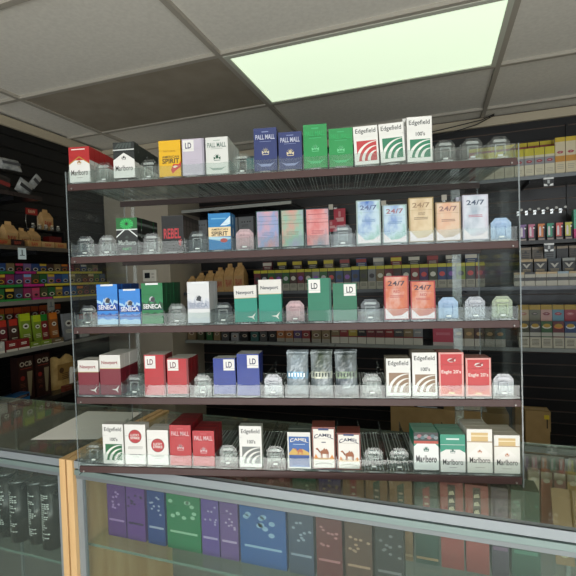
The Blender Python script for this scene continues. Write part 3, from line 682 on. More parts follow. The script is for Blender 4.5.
# ------------------------------------------------------------------ wall shelves
def wall_shelf(label, x0, x1, y0, y1, z, face, edgecol='#6d6c66', t=.016, body='#17181a'):
    root = thing('wall_shelf', label, 'shelf', (x0, y0, z-t))
    m = MB(); m.box(0, x1-x0, 0, y1-y0, 0, t, mat(body, .3)); m.build('board', root, bevel=.001)
    m = MB()
    if face == 'y': m.box(0, x1-x0, -.0035, 0, -.002, t+.004, mat(edgecol, .3, .3, kind='metal'))
    else: m.box(x1-x0, x1-x0+.0035, 0, y1-y0, -.002, t+.004, mat(edgecol, .3, .3, kind='metal'))
    m.build('edge_strip', root)
    n = 3 if (x1-x0 if face == 'y' else y1-y0) > 1 else 2
    for k in range(n):
        m = MB()
        if face == 'y':
            bx = (x1-x0)*(k+.5)/n; m.prism([(bx-.003, 0), (bx+.003, 0), (bx+.003, -.02), (bx-.003, -.02)], .02, y1-y0, mat('#26272a', .35, .6, kind='metal'))
        else:
            by = (y1-y0)*(k+.5)/n; m.box(0, x1-x0-.02, by-.003, by+.003, -.02, 0, mat('#26272a', .35, .6, kind='metal'))
        m.build('bracket', root)
    return root
LW = 2.62
wall_shelf('short upper black shelf on the left wall under the silver packets', LEFT, -2.14, 1.25, 1.90, 1.945, 'x', '#3a3230')
wall_shelf('black left wall shelf carrying the tan gable boxes', LEFT, -2.13, 1.1, LW, 1.655, 'x', '#5a5248')
wall_shelf('black left wall shelf carrying three tiers of flavoured wraps', LEFT, -2.13, 1.1, LW, 1.357, 'x', '#77746c')
wall_shelf('black left wall shelf carrying lime and red pouches', LEFT, -2.13, 1.1, LW, 1.092, 'x', '#8f8d84')
wall_shelf('lowest black left wall shelf with brown cone boxes and bag', LEFT, -2.10, 1.1, LW, .80, 'x', '#3a3632')
wall_shelf('top right back wall shelf with yellow tall pouches', .20, 2.2, 2.87, BACK, 1.992, 'y', '#6f7478')
wall_shelf('thin pale upper left back wall shelf above the rack', -1.84, -.95, 2.88, BACK, 1.975, 'y', '#a9aca8')
wall_shelf('back wall shelf holding the grey dotted boxes', -1.84, -1.18, 2.90, BACK, 1.655, 'y', '#3c3f42')
wall_shelf('long middle back wall shelf behind third rack row', -1.84, 2.2, 2.87, BACK, 1.345, 'y', '#4b4e52')
wall_shelf('long lower back wall shelf with small cigar packs', -1.84, 2.2, 2.87, BACK, .978, 'y', '#8f9490')

def card(name, label, cat, group, w, h, d, col, deco, loc, rz, parts=None, lean=0):
    """printed box or pouch in millimetres; deco(a) draws on its front"""
    a = Art(w, h, d, deco.get('side', col), None, deco.get('top'), col)
    x = w/2
    if 'band' in deco: a.rect(-x, h*deco['band'][0], x, h*deco['band'][1], deco['band'][2], 1)
    if 'band2' in deco: a.rect(-x, h*deco['band2'][0], x, h*deco['band2'][1], deco['band2'][2], 1.5)
    if 'disc' in deco: a.disc(0, h*deco['disc'][0], w*deco['disc'][1], deco['disc'][2], 2, w*deco['disc'][1]*deco['disc'][3] if len(deco['disc']) > 3 else None, 16)
    if 'disc2' in deco: a.disc(0, h*deco['disc2'][0], w*deco['disc2'][1], deco['disc2'][2], 3, w*deco['disc2'][1]*.6, 16)
    if 'text' in deco:
        t = deco['text']; a.text(t[0], 0, h*t[1], w*t[2], h*t[3], t[4], 4, t[5] if len(t) > 5 else 0)
    if 'fine' in deco: a.fine(-x*.7, x*.7, h*deco['fine'][0], deco['fine'][1], deco['fine'][2], h*.05, h*.02, 3)
    if 'lips' in deco:
        c, z, wl = deco['lips'], h*deco.get('lz', .5), w*.34
        a.P([(-wl, z), (-wl*.5, z+wl*.38), (-wl*.12, z+wl*.45), (0, z+wl*.34), (wl*.12, z+wl*.45), (wl*.5, z+wl*.38), (wl, z), (wl*.5, z-wl*.45), (-wl*.5, z-wl*.45)][::-1], c, 3)
        a.P([(-wl*.6, z+wl*.03), (0, z+wl*.1), (wl*.6, z+wl*.03), (0, z-wl*.08)], '#f3e0e0', 4)
    if 'v' in deco:
        z = h*deco.get('vz', .6); a.P([(-w*.34, z+w*.18), (-w*.14, z+w*.16), (0, z-w*.02), (w*.14, z+w*.16), (w*.34, z+w*.18), (0, z-w*.26)], deco['v'], 3)
    if 'cone' in deco: a.P([(w*.08, h*.12), (w*.2, h*.12), (w*.32, h*.62), (w*.0, h*.62)], '#a89a7c', 3)
    if parts:                                          # box with a header / lid of its own
        root = finish_pack(a, name, label, cat, parts[0], group, parts[1], parts[2]); o = root
    else:
        o = a.build(name); tag(o, label, cat, group)
    o.location = loc; o.rotation_euler = (lean, 0, rz)
    return o
HP = math.pi/2
def gable(label, loc, rz, w, h, d, group, col='#b08a56', txt='#b8342c'):
    root = thing('gable_box', label, 'gift box', loc, rz, group)
    m = MB(); c = noise_mat('kraft_'+col, col, '#c09a66', 40, .8)
    b = h*.62
    m.box(-w/2, w/2, -d/2, d/2, 0, b, c); m.build('carton', root)
    m = MB()
    for q in ([(-w/2, -d/2, b), (w/2, -d/2, b), (w*.42, -.002, h*.86), (-w*.42, -.002, h*.86)], [(w/2, d/2, b), (-w/2, d/2, b), (-w*.42, .002, h*.86), (w*.42, .002, h*.86)],
              [(w/2, -d/2, b), (w/2, d/2, b), (w*.42, .002, h*.86), (w*.42, -.002, h*.86)], [(-w/2, d/2, b), (-w/2, -d/2, b), (-w*.42, -.002, h*.86), (-w*.42, .002, h*.86)]): m.poly(q, c)
    m.build('gable_top', root)
    m = MB(); m.prism([(-w*.26, h*.86), (w*.26, h*.86), (w*.22, h), (-w*.22, h)], -.002, .002, c); m.build('handle', root)
    a = Art(w*800, b*760, .4, '#c9a878', None, None, '#c9a878'); a.text('RAW', 0, b*380, w*640, b*420, txt, 3)
    o = a.build('printed_label', root); o.location = (0, -d/2-.0008, b*.12)
    return root
# --- left wall, uppermost: silver foil packets
G = 'silver packets high on the left wall'
sil = noise_mat('crumpled_silver_foil', '#8f9496', '#d2d6d6', 30, .28, .6, metal=.5)
def packet(label, loc, rot, w, h, d, band, group=G, body=None):
    root = thing('foil_packet', label, 'packet', loc, 0, group); root.rotation_euler = rot
    m = MB(); rnd = random.Random(int(loc[1]*999)); nx, nz = 8, 6
    for s in (-1, 1):
        V = [[m.bm.verts.new((( i/nx-.5)*w, s*(d/2*(1-abs(2*i/nx-1)**3)*(1-abs(2*j/nz-1)**3*.8)+.0005+rnd.uniform(0, .001)), j/nz*h)) for i in range(nx+1)] for j in range(nz+1)]
        for j in range(nz):
            for i in range(nx):
                q = (V[j][i], V[j][i+1], V[j+1][i+1], V[j+1][i]); f = m.bm.faces.new(q if s < 0 else q[::-1]); f.material_index = m.mi(body or sil)
    bmesh.ops.remove_doubles(m.bm, verts=m.bm.verts, dist=.0011)
    m.build('wrapper', root)
    m = MB(); m.box(-w*.42, w*.42, -d/2-.002, -d/2-.0012, h*.38, h*.62, mat(band, .5)); m.build('printed_band', root)
    return root
packet('silver foil packet lying flat high at the left edge', (-2.24, 1.67, 2.09), (R(-10), R(5), HP), .10, .065, .03, '#5c4a44')
packet('largest silver foil packet on top of the high left heap', (-2.24, 1.80, 2.09), (R(-20), R(-3), HP), .13, .07, .035, '#4a4c50')
packet('slanting silver foil packet at the right of the high left heap', (-2.20, 1.885, 2.015), (0, R(40), HP), .045, .085, .02, '#3c3d40')
packet('silver foil packet leaning at the bottom of the high left heap', (-2.19, 1.81, 1.955), (0, R(28), HP), .09, .085, .03, '#2f3032')
packet('dark red banded packet low in the high left heap', (-2.19, 1.68, 1.95), (0, R(10), HP), .11, .09, .03, '#7a2c28', G, noise_mat('dark_foil', '#23211f', '#3a3432', 20, .4, .3))
m = MB(); m.box(-.10, .10, -.004, .004, 0, .13, mat('#1a1a1c', .4)); o = m.build('display_tray'); o.location = (-2.30, 1.72, 1.948); o.rotation_euler = (0, 0, HP); tag(o, 'black backing card behind the high silver packets', 'display tray')

# --- left wall, tan gable boxes
G = 'tan gable boxes on the left wall'
for k, (y, h, w) in enumerate([(1.60, .10, .07), (1.765, .145, .075), (1.845, .115, .062), (1.915, .12, .066)]):
    gable('tan gable box, %s of four along the left wall shelf' % ORD1[k], (-2.245, y, 1.657), HP, w, h, .055, G)
G = 'low tan trays at the front of the left wall shelf'
for k, (y, c, tc) in enumerate([(1.58, '#5a2420', '#c8a070'), (1.66, '#a07a4a', '#b8342c'), (1.74, '#3c2420', '#a8503c'), (1.845, '#bf9a66', '#b8342c'), (1.935, '#c8a878', '#b8342c'), (2.025, '#bf9a66', '#b8342c')]):
    card('display_tray', '%s low cardboard tray with red lettering, %s from the left' % ('tan' if k not in (0, 2) else 'dark red', ORD1[k]), 'display tray', G, 82, 36, 40, c, {'text': ('RAW', .5, .5, .55, tc)}, (-2.165, y, 1.657), HP, (.55, 'base', 'lid'))
# riser with small glass things and sign
t = thing('counter_riser', 'small black riser shelf at the end of left wall shelf', 'riser', (-2.33, 2.06, 1.657), HP)
m = MB(); m.box(-.13, .13, -.05, .05, .118, .124, mat('#1b1b1c', .3)); m.build('board', t)
for x in (-.12, .12):
    m = MB(); m.box(x-.003, x+.003, -.05, .05, 0, .118, mat('#1b1b1c', .3)); m.build('leg', t)
gable('tall tan gable box standing on the small black riser', (-2.33, 2.085, 1.782), HP, .075, .135, .05, 'tan gable boxes on the left wall')
t = thing('display_stand', 'wire display stand with a red sign on the left wall shelf', 'display stand', (-2.30, 1.965, 1.782), HP)
m = MB()
for x in (-.035, .035): m.tube([(x, 0, 0), (x*1.2, 0, .05), (x, 0, .10)], .0015, mat('#b8b4a8', .3, .8, kind='metal'), 6)
m.tube([(-.035, 0, 0), (.035, 0, 0)], .0015, mat('#b8b4a8', .3, .8, kind='metal'), 6); m.build('wire_frame', t)
a = Art(80, 38, 3, '#8c2f28', None, None, '#a8342c'); a.text('RAW', 0, 19, 46, 20, '#e0c8a8', 3); o = a.build('sign', t); o.location = (0, 0, .085)
for k in range(5):
    t = thing('glass_jar', 'tiny glass jar, %s of five along the riser edge' % ORD1[k], 'jar', (-2.275, 1.95+.045*k, 1.7815), 0, 'tiny glass jars on the riser')
    m = MB(); m.tube([(0, 0, 0), (0, 0, .02), (0, 0, .024)], [.011, .011, .007], clear('jar_glass', '#e0e4e0', .25, '#a8a8a0'), 10); m.build('body', t)
    m = MB(); m.tube([(0, 0, .0245), (0, 0, .032)], [.008, .008], mat('#c8b088' if k % 2 else '#b0aca0', .4), 10); m.build('stopper', t)
card('carton', 'dark red carton under the small black riser', 'carton', None, 90, 80, 50, '#7a1f1f', {'band': (.4, .6, '#a83c30')}, (-2.25, 2.06, 1.657), HP, (.7, 'base', 'lid'))
# price cards
for (loc, lab) in (((-2.1245, 1.745, 1.585), 'white price card hanging under the tan box shelf'), ((-2.1245, 1.915, 1.292), 'small grey price card hanging under the wraps shelf')):
    t = thing('price_card', lab, 'price card', loc, HP)
    m = MB(); m.box(-.024, .024, -.001, 0, 0, .062, mat('#c8d8dc' if '1.585' in str(loc) else '#75756f', .4)); m.build('card', t)
    m = MB(); m.box(-.015, .015, -.0016, -.0011, .02, .024, mat('#3b4a50', .5)); m.box(-.003, .003, -.0016, -.0011, .024, .052, mat('#3b4a50', .5)); m.build('printed_mark', t)

# --- left wall, three tiers of wraps
NM = {'black': '#1d1b1e', 'crimson': '#9c2434', 'magenta': '#b8286c', 'purple': '#6a3c8c', 'lilac': '#9c7cb8', 'blue': '#2c5ca8', 'sky blue': '#3f7fc0', 'green': '#2f8a3c', 'olive': '#5c6434', 'orange': '#d87a28', 'brown': '#6a4030',
      'pink': '#d8587c', 'grey': '#5c5c60', 'tan': '#a88c5c', 'teal': '#2c7a78', 'yellow': '#d8c030', 'white': '#e0ded6', 'red': '#c0282c', 'lime': '#a8cc28', 'silver': '#a8acb0'}
for k_ in NM:
    c_ = NM[k_].lstrip('#'); v_ = [int(c_[i:i+2], 16) for i in (0, 2, 4)]; g_ = sum(v_)/3
    NM[k_] = '#%02x%02x%02x' % tuple(int((v*.72+g_*.28)*.90) for v in v_)
tiers = [('lower', -2.165, 1.359, ['black', 'black', 'green', 'black', 'grey', 'magenta', 'pink', 'olive', 'green', 'tan', 'blue', 'sky blue', 'olive', 'brown', 'grey', 'crimson', 'blue', 'tan']),
         ('middle', -2.225, 1.437, ['olive', 'black', 'black', 'crimson', 'magenta', 'purple', 'pink', 'olive', 'green', 'lilac', 'blue', 'sky blue', 'tan', 'grey', 'brown', 'crimson', 'green', 'blue']),
         ('upper', -2.285, 1.512, ['brown', 'black', 'crimson', 'grey', 'blue', 'tan', 'black', 'lilac', 'blue', 'blue', 'brown', 'tan', 'grey', 'crimson', 'brown', 'blue', 'olive', 'tan'])]
strip_cols = {'lower': '#c8c83c', 'middle': '#c8b83c', 'upper': '#2f8a3c'}
for tn, X, z, cols in tiers:
    t = thing('tier_stand', '%s tier of the stepped wrap stand on the left wall' % tn, 'display stand', (X, 1.50, z), HP, 'stepped wrap stand tiers')
    hz = z-1.357
    m = MB(); m.box(0, 1.0, -.022, .030, -.003, 0, mat('#1a1a1c', .4)); m.build('ledge', t)
    if hz > .01:
        m = MB(); m.box(0, 1.0, -.022, -.019, -hz+.0005, -.003, mat('#1a1a1c', .4)); m.box(0, 1.0, .027, .030, -hz+.0005, -.003, mat('#1a1a1c', .4)); m.build('riser', t)
    for q, (a0, a1) in enumerate(((.02, .30), (.31, .44), (.45, .98))):
        m = MB(); m.box(a0, a1, -.0255, -.0225, -.002, .012, mat([strip_cols['upper'], '#c02c80', '#d0c040'][q], .4)); m.build('price_strip', t)
    for k, c in enumerate(cols):
        if c != c: continue
        y = 1.53+k*.0535; rnd = random.Random(k*7+len(tn)); acc = rnd.choice(['#d8882c', '#d8c8a0', '#c84c70', '#d8d4c8', '#8cb0d8', '#d0b040'])
        card('wrap_pouch', '%s wrap pouch, %s from the left in the %s tier' % (c, ORD1[k], tn), 'wrap pouch', 'wrap pouches in the %s tier' % tn, 47, 68 if tn != 'upper' else 58, 10, NM[c],
             {'band': (.78, 1.0, acc if k % 3 == 0 else NM[c]), 'disc': (.42, .36, acc, .6), 'disc2': (.42, .25, '#2a2426'), 'top': NM[c]}, (X, y, z+.0005), HP)
# --- left wall, bright pouches
G = 'back row boxes on the bright pouch shelf'
for k, c in enumerate(['white', 'crimson', 'lime', 'brown', 'red', 'orange', 'brown', 'red', 'tan', 'grey']):
    card('wrap_box', '%s wrap box with white emblem, %s in the back row' % (c, ORD1[k]), 'box', G, 50, 222, 30, NM[c], {'band': (.86, 1, '#b8602c'), 'disc': (.78, .34, '#e4ddd0', .7), 'disc2': (.78, .2, '#7a2a28')}, (-2.32, 1.63+k*.055, 1.0935), HP, (.80, 'box', 'header'))
G = 'bright pouches standing on the left wall shelf'
fr = [('white', 1.610, 60, 180, -2.20), ('crimson', 1.680, 52, 165, -2.21), ('brown', 1.745, 52, 165, -2.21), ('lime', 1.812, 66, 190, -2.20), ('lime', 1.878, 52, 175, -2.19), ('red', 1.925, 46, 175, -2.19), ('orange', 1.992, 58, 180, -2.19), ('silver', 2.10, 88, 165, -2.19), ('white', 2.22, 70, 150, -2.19), ('tan', 2.31, 70, 150, -2.19)]
for k, (c, y, w, h, X) in enumerate(fr):
    top = {'red': '#2f9a3c', 'orange': '#e08a2c', 'lime': '#c8d82c', 'silver': '#9ca0a4'}.get(c, '#c84430')
    card('stand_up_pouch', '%s tall stand-up pouch, %s along the bright shelf' % (c, ORD1[k]), 'pouch', G, w-4, h, 16, NM[c], {'band': (.78, 1, top), 'disc': (.62, .30, '#ecebe2', .8), 'disc2': (.62, .17, '#4a3230'), 'fine': (.36, 3, '#e4e0c8')}, (X, y, 1.0935), HP, (.86, 'bag', 'header'), R(-5))
G = 'red and white trays at the front of the bright shelf'
for k, (y, c, w) in enumerate([(1.60, 'white', 60), (1.672, 'red', 66), (1.742, 'red', 66), (1.815, 'lime', 60), (1.885, 'lime', 70), (1.965, 'tan', 80)]):
    card('display_tray', '%s low display tray, %s along the front of bright shelf' % (c, ORD1[k]), 'display tray', G, w, 60 if k < 3 else 30, 26, NM[c], {'band': (.0, .22, '#e4e0d4'), 'text': ('WRAPS', .6, .7, .22, '#f0ece0') if False else ('=', .6, .5, .2, '#f0ece0')}, (-2.150, y, 1.0935), HP, (.5, 'base', 'rim'))
# --- left wall, lowest shelf
for k, y in enumerate((1.775, 1.885)):
    a = Art(98, 248, 55, '#3a1f18', None, '#2b1712', '#42231b')
    a.text('OCB', 0, 205, 74, 26, '#d8cdb8', 3); a.rect(-34, 178, 34, 181, '#b8503c', 2); a.disc(-22, 128, 13, '#a83c30', 2); a.P([(12, 20), (26, 20), (40, 160), (6, 160)], '#a89a7c', 2)
    a.crest(-20, 60, 12, '#8c4a34', 2); a.fine(-38, -6, 95, 3, '#8c5a44', 8, 3)
    q = finish_pack(a, 'cone_box', 'tall brown cone box with white lettering, %s of the pair' % ('left' if k == 0 else 'right'), 'box', .9, 'pair of brown cone boxes'); q.location = (-2.20, y, .8005); q.rotation_euler = (0, 0, HP)
a = Art(130, 62, 60, '#2c78b0', None, '#2c6a9c', '#3588c4'); a.rect(-60, 40, 60, 56, '#4a2430', 2); a.text('PAPERS', 0, 48, 60, 8, '#d8c8c0', 3) if False else a.fine(-45, 45, 50, 2, '#d8c8c0', 5, 2, 3)
q = finish_pack(a, 'wrap_box', 'blue box with dark band in front of brown cone boxes', 'box', .6); q.location = (-2.135, 1.675, .8005); q.rotation_euler = (0, 0, HP+R(8))
def bag(name, label, loc, rz, w, h, d, col, seed, marks):
    root = thing(name, label, 'bag', loc, rz); rnd = random.Random(seed)
    m = MB(); mm = noise_mat('bag_'+col, col, '#d8b878' if col != '#d8d4cc' else '#f0eee8', 18, .55, .4); nx, nz = 12, 10
    for s in (-1, 1):
        V = [[m.bm.verts.new(((i/nx-.5)*w*(1-.1*(j/nz)), s*(d/2*(1-abs(2*i/nx-1)**4)*(1-(j/nz)**2*.9)*(1 if j else .8)+.0006+rnd.uniform(0, .003)), j/nz*h+rnd.uniform(-.002, .002)*(j > 0)+.012*(j/nz)*math.sin(i*.9))) for i in range(nx+1)] for j in range(nz+1)]
        for j in range(nz):
            for i in range(nx):
                q = (V[j][i], V[j][i+1], V[j+1][i+1], V[j+1][i]); f = m.bm.faces.new(q if s < 0 else q[::-1]); f.material_index = m.mi(mm); f.smooth = True
    bmesh.ops.remove_doubles(m.bm, verts=m.bm.verts, dist=.0013)
    m.build('bag_body', root)
    a = Art(w*700, h*500, .5, marks[0], None, None, marks[0]); a.disc(-w*200, h*300, w*90, marks[1], 2); a.fine(-w*200, w*250, h*180, 4, marks[1], h*60, h*22, 2); o = a.build('printed_front', root); o.location = (0, -d/2-.004, h*.3)
    return root
bag('paper_bag', 'large tan paper bag slumped beside the brown cone boxes', (-2.22, 2.06, .8005), HP, .19, .19, .07, '#b08c50', 3, ('#b8965c', '#6a4c30'))
bag('paper_bag', 'smaller white bag in front of the large tan bag', (-2.145, 2.10, .8005), HP, .12, .12, .03, '#d8d4cc', 5, ('#a8844c', '#5a4030'))
for k, (y, c) in enumerate([(1.99, '#8c4a3c'), (2.05, '#6a5a3c'), (2.25, '#5a3a2c')]):
    card('carton', 'small %s carton on the lowest left shelf, %s from left' % (['red brown', 'olive brown', 'dark brown'][k], ORD1[k]), 'carton', 'small cartons on the lowest left shelf', 50, 34, 30, c, {'fine': (.6, 2, '#c8b088')}, (-2.115, y, .8005), HP, (.6, 'base', 'lid'))

# --- back wall, grey dotted boxes behind the second rack row
G = 'grey boxes behind the second rack row'
for k in range(8):
    c_, r_ = k % 4, k//4
    a = Art(120, 122, 120, '#7f8488', None, '#8c9196', '#9a9fa4'); a.rect(-58, 4, 58, 7, '#54585c', 2)
    for x in (-30, -10, 14, 34): a.disc(x, 84, 5, '#34383c', 2)
    a.fine(-34, 20, 60, 2, '#5c6064', 9, 3)
    q = finish_pack(a, 'storage_box', 'grey box with dark dots, %s in the %s row' % (ORD1[c_], 'upper' if r_ else 'lower'), 'box', .82, G); q.location = (-1.715+c_*.128, 3.0, 1.657+r_*.1235)
# --- back wall middle shelf: tan boxes then pouches
G = 'tan gable boxes on the middle back wall shelf'
for k, (x, h, w, y) in enumerate([(-1.795, .125, .075, 2.93), (-1.715, .15, .07, 2.93), (-1.635, .165, .075, 2.93), (-1.55, .185, .078, 2.93), (-1.468, .21, .078, 2.93), (-1.385, .215, .08, 2.93), (-1.60, .17, .08, 3.05), (-1.43, .20, .08, 3.05)]):
    gable('tan gable box, %s, on the middle back wall shelf' % (ORD1[k]+' from the left' if k < 6 else ('left' if k == 6 else 'right')+' one of two standing behind'), (x, y, 1.347), 0, w, h, .06, G, '#a9824e')
seq = ['crimson', 'black', 'green', 'grey', 'green', 'brown', 'crimson', 'olive', 'silver', 'green', 'black', 'blue', 'grey', 'blue', 'olive', 'silver', 'tan', 'crimson', 'brown', 'grey', 'red', 'purple', 'olive', 'blue', 'blue', 'lime', 'grey', 'crimson']
G = 'front row pouches on the middle back wall shelf'
for k, c in enumerate(seq):
    x = -1.235+k*.0553; rnd = random.Random(k+50)
    card('tobacco_pouch', '%s pouch with yellow header, %s in the front row of middle shelf' % (c, ORD1[k]) if k < 18 else '%s pouch with yellow header, front row, %s from its right end' % (c, ORD1[len(seq)-1-k]), 'pouch', G, 52, 150 if k < 13 else 155, 12, NM[c],
         {'band': (.86, 1, '#cfc83c'), 'band2': (0, .34, '#b4b2a4'), 'disc': (.58, .33, rnd.choice(['#e0ded2', '#c8ccd0', '#d85c5c', '#4a4a50', '#9c6cc0']), .9), 'fine': (.26, 3, '#5c5a54')}, (x, 2.905, 1.347), 0, (.86, 'bag', 'header'))
G = 'back row packs on the middle back wall shelf'
for k in range(13):
    c = ['crimson', 'black', 'brown', 'black', 'tan', 'grey', 'blue', 'silver', 'red', 'black', 'crimson', 'grey', 'blue'][k]
    card('tobacco_box', '%s box peeking over the pouches, %s in the back row' % (c, ORD1[k]), 'box', G, 70, 215, 30, NM[c], {'band': (.86, .97, random.Random(k).choice(['#d8c83c', '#d8d4c8', '#a83c3c'])), 'fine': (.8, 2, '#c8c4b8')}, (-1.2+k*.118, 3.03, 1.347), 0, (.85, 'box', 'lid'))
# --- lower back wall shelf
G = 'small boxes on the lower back wall shelf'
low = [(-1.80, 'tan', 70, 62), (-1.72, 'olive', 60, 66), (-1.645, 'green', 50, 62), (-1.58, 'tan', 55, 60), (-1.51, 'grey', 60, 40), (-1.43, 'silver', 60, 36), (-1.35, 'black', 60, 44), (-1.27, 'teal', 60, 46), (-1.20, 'grey', 55, 50), (-1.13, 'black', 55, 52), (-1.065, 'orange', 60, 70), (-1.0, 'orange', 58, 70), (-.937, 'purple', 58, 72), (-.875, 'red', 58, 70), (-.80, 'tan', 66, 66), (-.73, 'tan', 60, 66)]
for k, (x, c, w, h) in enumerate(low):
    card('snack_box', '%s small box, %s from left on lower back wall shelf' % (c, ORD1[k]), 'box', G, w, h+22, 40, NM[c], {'band': (.0, .3, '#a8a69a' if k > 9 else NM[c]), 'disc': (.6, .3, '#d8d0c0', .6), 'disc2': (.6, .2, '#6a3a30')}, (x, 2.915, .980), 0, (.7, 'base', 'lid'))
G = 'cigar packs in the centre of the lower shelf'
cp = ['tan', 'red', 'yellow', 'black', 'crimson', 'crimson', 'red', 'grey', 'tan', 'silver']
for k, c in enumerate(cp):
    card('cigar_pack', '%s cigar pack with white lower panel, %s in the centre run' % (c, ORD1[k]), 'cigar pack', G, 58, 105, 20, NM[c], {'band': (0, .42, '#d2d0c6'), 'band2': (.42, .5, '#8c2c30'), 'fine': (.8, 2, '#e4dccc')}, (-.662+k*.0605, 2.90, .980), 0, (.72, 'box', 'lid'))
card('cigar_carton', 'wide pink carton with white base on the lower shelf', 'carton', None, 122, 115, 40, '#cf5c72', {'band': (0, .2, '#cfc4c0'), 'fine': (.7, 3, '#e8a8b4')}, (.035, 2.905, .980), 0, (.8, 'box', 'lid'))
G = 'brown topped cigar packs right of pink carton'
for k, c in enumerate(['brown', 'tan', 'brown', 'olive', 'teal']):
    card('cigar_pack', '%s cigar pack with pale panel, %s right of pink carton' % (c, ORD1[k]), 'cigar pack', G, 56, 112, 20, NM[c], {'band': (0, .42, '#d2d0c6'), 'disc': (.7, .3, '#c8a878', .7)}, (.128+k*.059, 2.90, .980), 0, (.8, 'box', 'lid'))
# --- right part of the back wall: lower shelf packs
G = 'front row pouches on the right lower shelf'
rf = [('olive', '#e8e4d8'), ('grey', '#e8e6dc'), ('green', '#e8e4d8'), ('crimson', '#e89040'), ('blue', '#e8ecf0'), ('red', '#d8a0a0'), ('crimson', '#d8a0a0'), ('green', '#e8e4d8')]
for k, (c, p) in enumerate(rf):
    card('cigarillo_pouch', '%s cigarillo pouch with printed white base, %s at right' % (c, ORD1[k]), 'cigarillo pouch', G, 57, 158, 18, NM[c], {'band': (0, .40, '#d8d4c4'), 'band2': (.44, .58, '#c9c9bf'), 'disc': (.80, .42, p, .5), 'disc2': (.84, .34, '#c8a838'), 'fine': (.30, 5, '#57564e')}, (.492+k*.0605, 2.90, .980), 0, (.62, 'bag', 'header'))
G = 'back row boxes on the right lower shelf'
for k, (c, lp) in enumerate([('tan', '#c89078'), ('grey', '#6a6a5c'), ('pink', '#9c3848'), ('sky blue', '#c84858'), ('crimson', '#d88a8c'), ('crimson', '#d88a8c'), ('tan', '#c89078')]):
    card('cigarillo_box', '%s cigarillo box with yellow top and lips, %s at right' % (c, ORD1[k]), 'cigarillo box', G, 60, 250, 24, {'tan': '#d8c8a8', 'grey': '#8c8c78', 'pink': '#e0b8b0', 'sky blue': '#7fb0c4', 'crimson': '#b84c58'}[c], {'band': (.88, 1, '#d0b030'), 'lips': lp, 'lz': .78}, (.505+k*.0625, 2.99, .980), 0, (.88, 'box', 'header'))
# --- right part: black and tan packs on the middle shelf
G = 'front row packs on the right middle shelf'
for k in range(8):
    c = ['tan', 'black', 'tan', 'tan', 'silver', 'tan', 'grey', 'tan'][k]
    card('cigar_pack', '%s topped white cigar pack, %s in front row at right' % (c, ORD1[k]), 'cigar pack', G, 55, 84, 20, '#d8d4c8', {'band': (.85, 1, {'tan': '#e0c8a0', 'black': '#4a4a4c', 'silver': '#b8ccd8', 'grey': '#9c9c9c'}[c]), 'band2': (.38, .62, '#5c5c5c'), 'top': '#b8a888'}, (.470+k*.0572, 2.895, 1.347), 0, (.7, 'box', 'lid'))
G = 'middle row packs on the right middle shelf'
for k in range(6):
    c = ['black', 'black', 'grey', 'black', 'silver', 'black'][k]
    card('cigar_box', '%s cigar box with pale v mark, %s in middle row' % (c, ORD1[k]), 'cigar box', G, 66, 162, 24, {'black': '#1f1f20', 'grey': '#2c3640', 'silver': '#55585a'}[c], {'band': (.90, 1, '#d0b890' if k < 2 else ('#3c4c58' if k == 2 else '#b0b4b0')), 'v': '#d8d4cc', 'vz': .76, 'fine': (.60, 2, '#c8b48c')}, (.52+k*.074, 2.95, 1.347), 0, (.9, 'box', 'lid'))
G = 'back row packs on the right middle shelf'
for k in range(7):
    c = ['tan', 'tan', 'silver', 'black', 'brown', 'tan', 'black'][k]
    card('cigar_box', '%s cigar box with dark front, %s in back row' % (c, ORD1[k]), 'cigar box', G, 60, 236, 24, {'tan': '#7a7060', 'silver': '#82888c', 'black': '#2c2c2e', 'brown': '#5c5040'}[c], {'band': (.94, 1, '#b8a890'), 'fine': (.84, 3, '#3a3632'), 'disc': (.88, .12, '#3a3632')}, (.53+k*.066, 3.03, 1.347), 0, (.94, 'box', 'lid'))
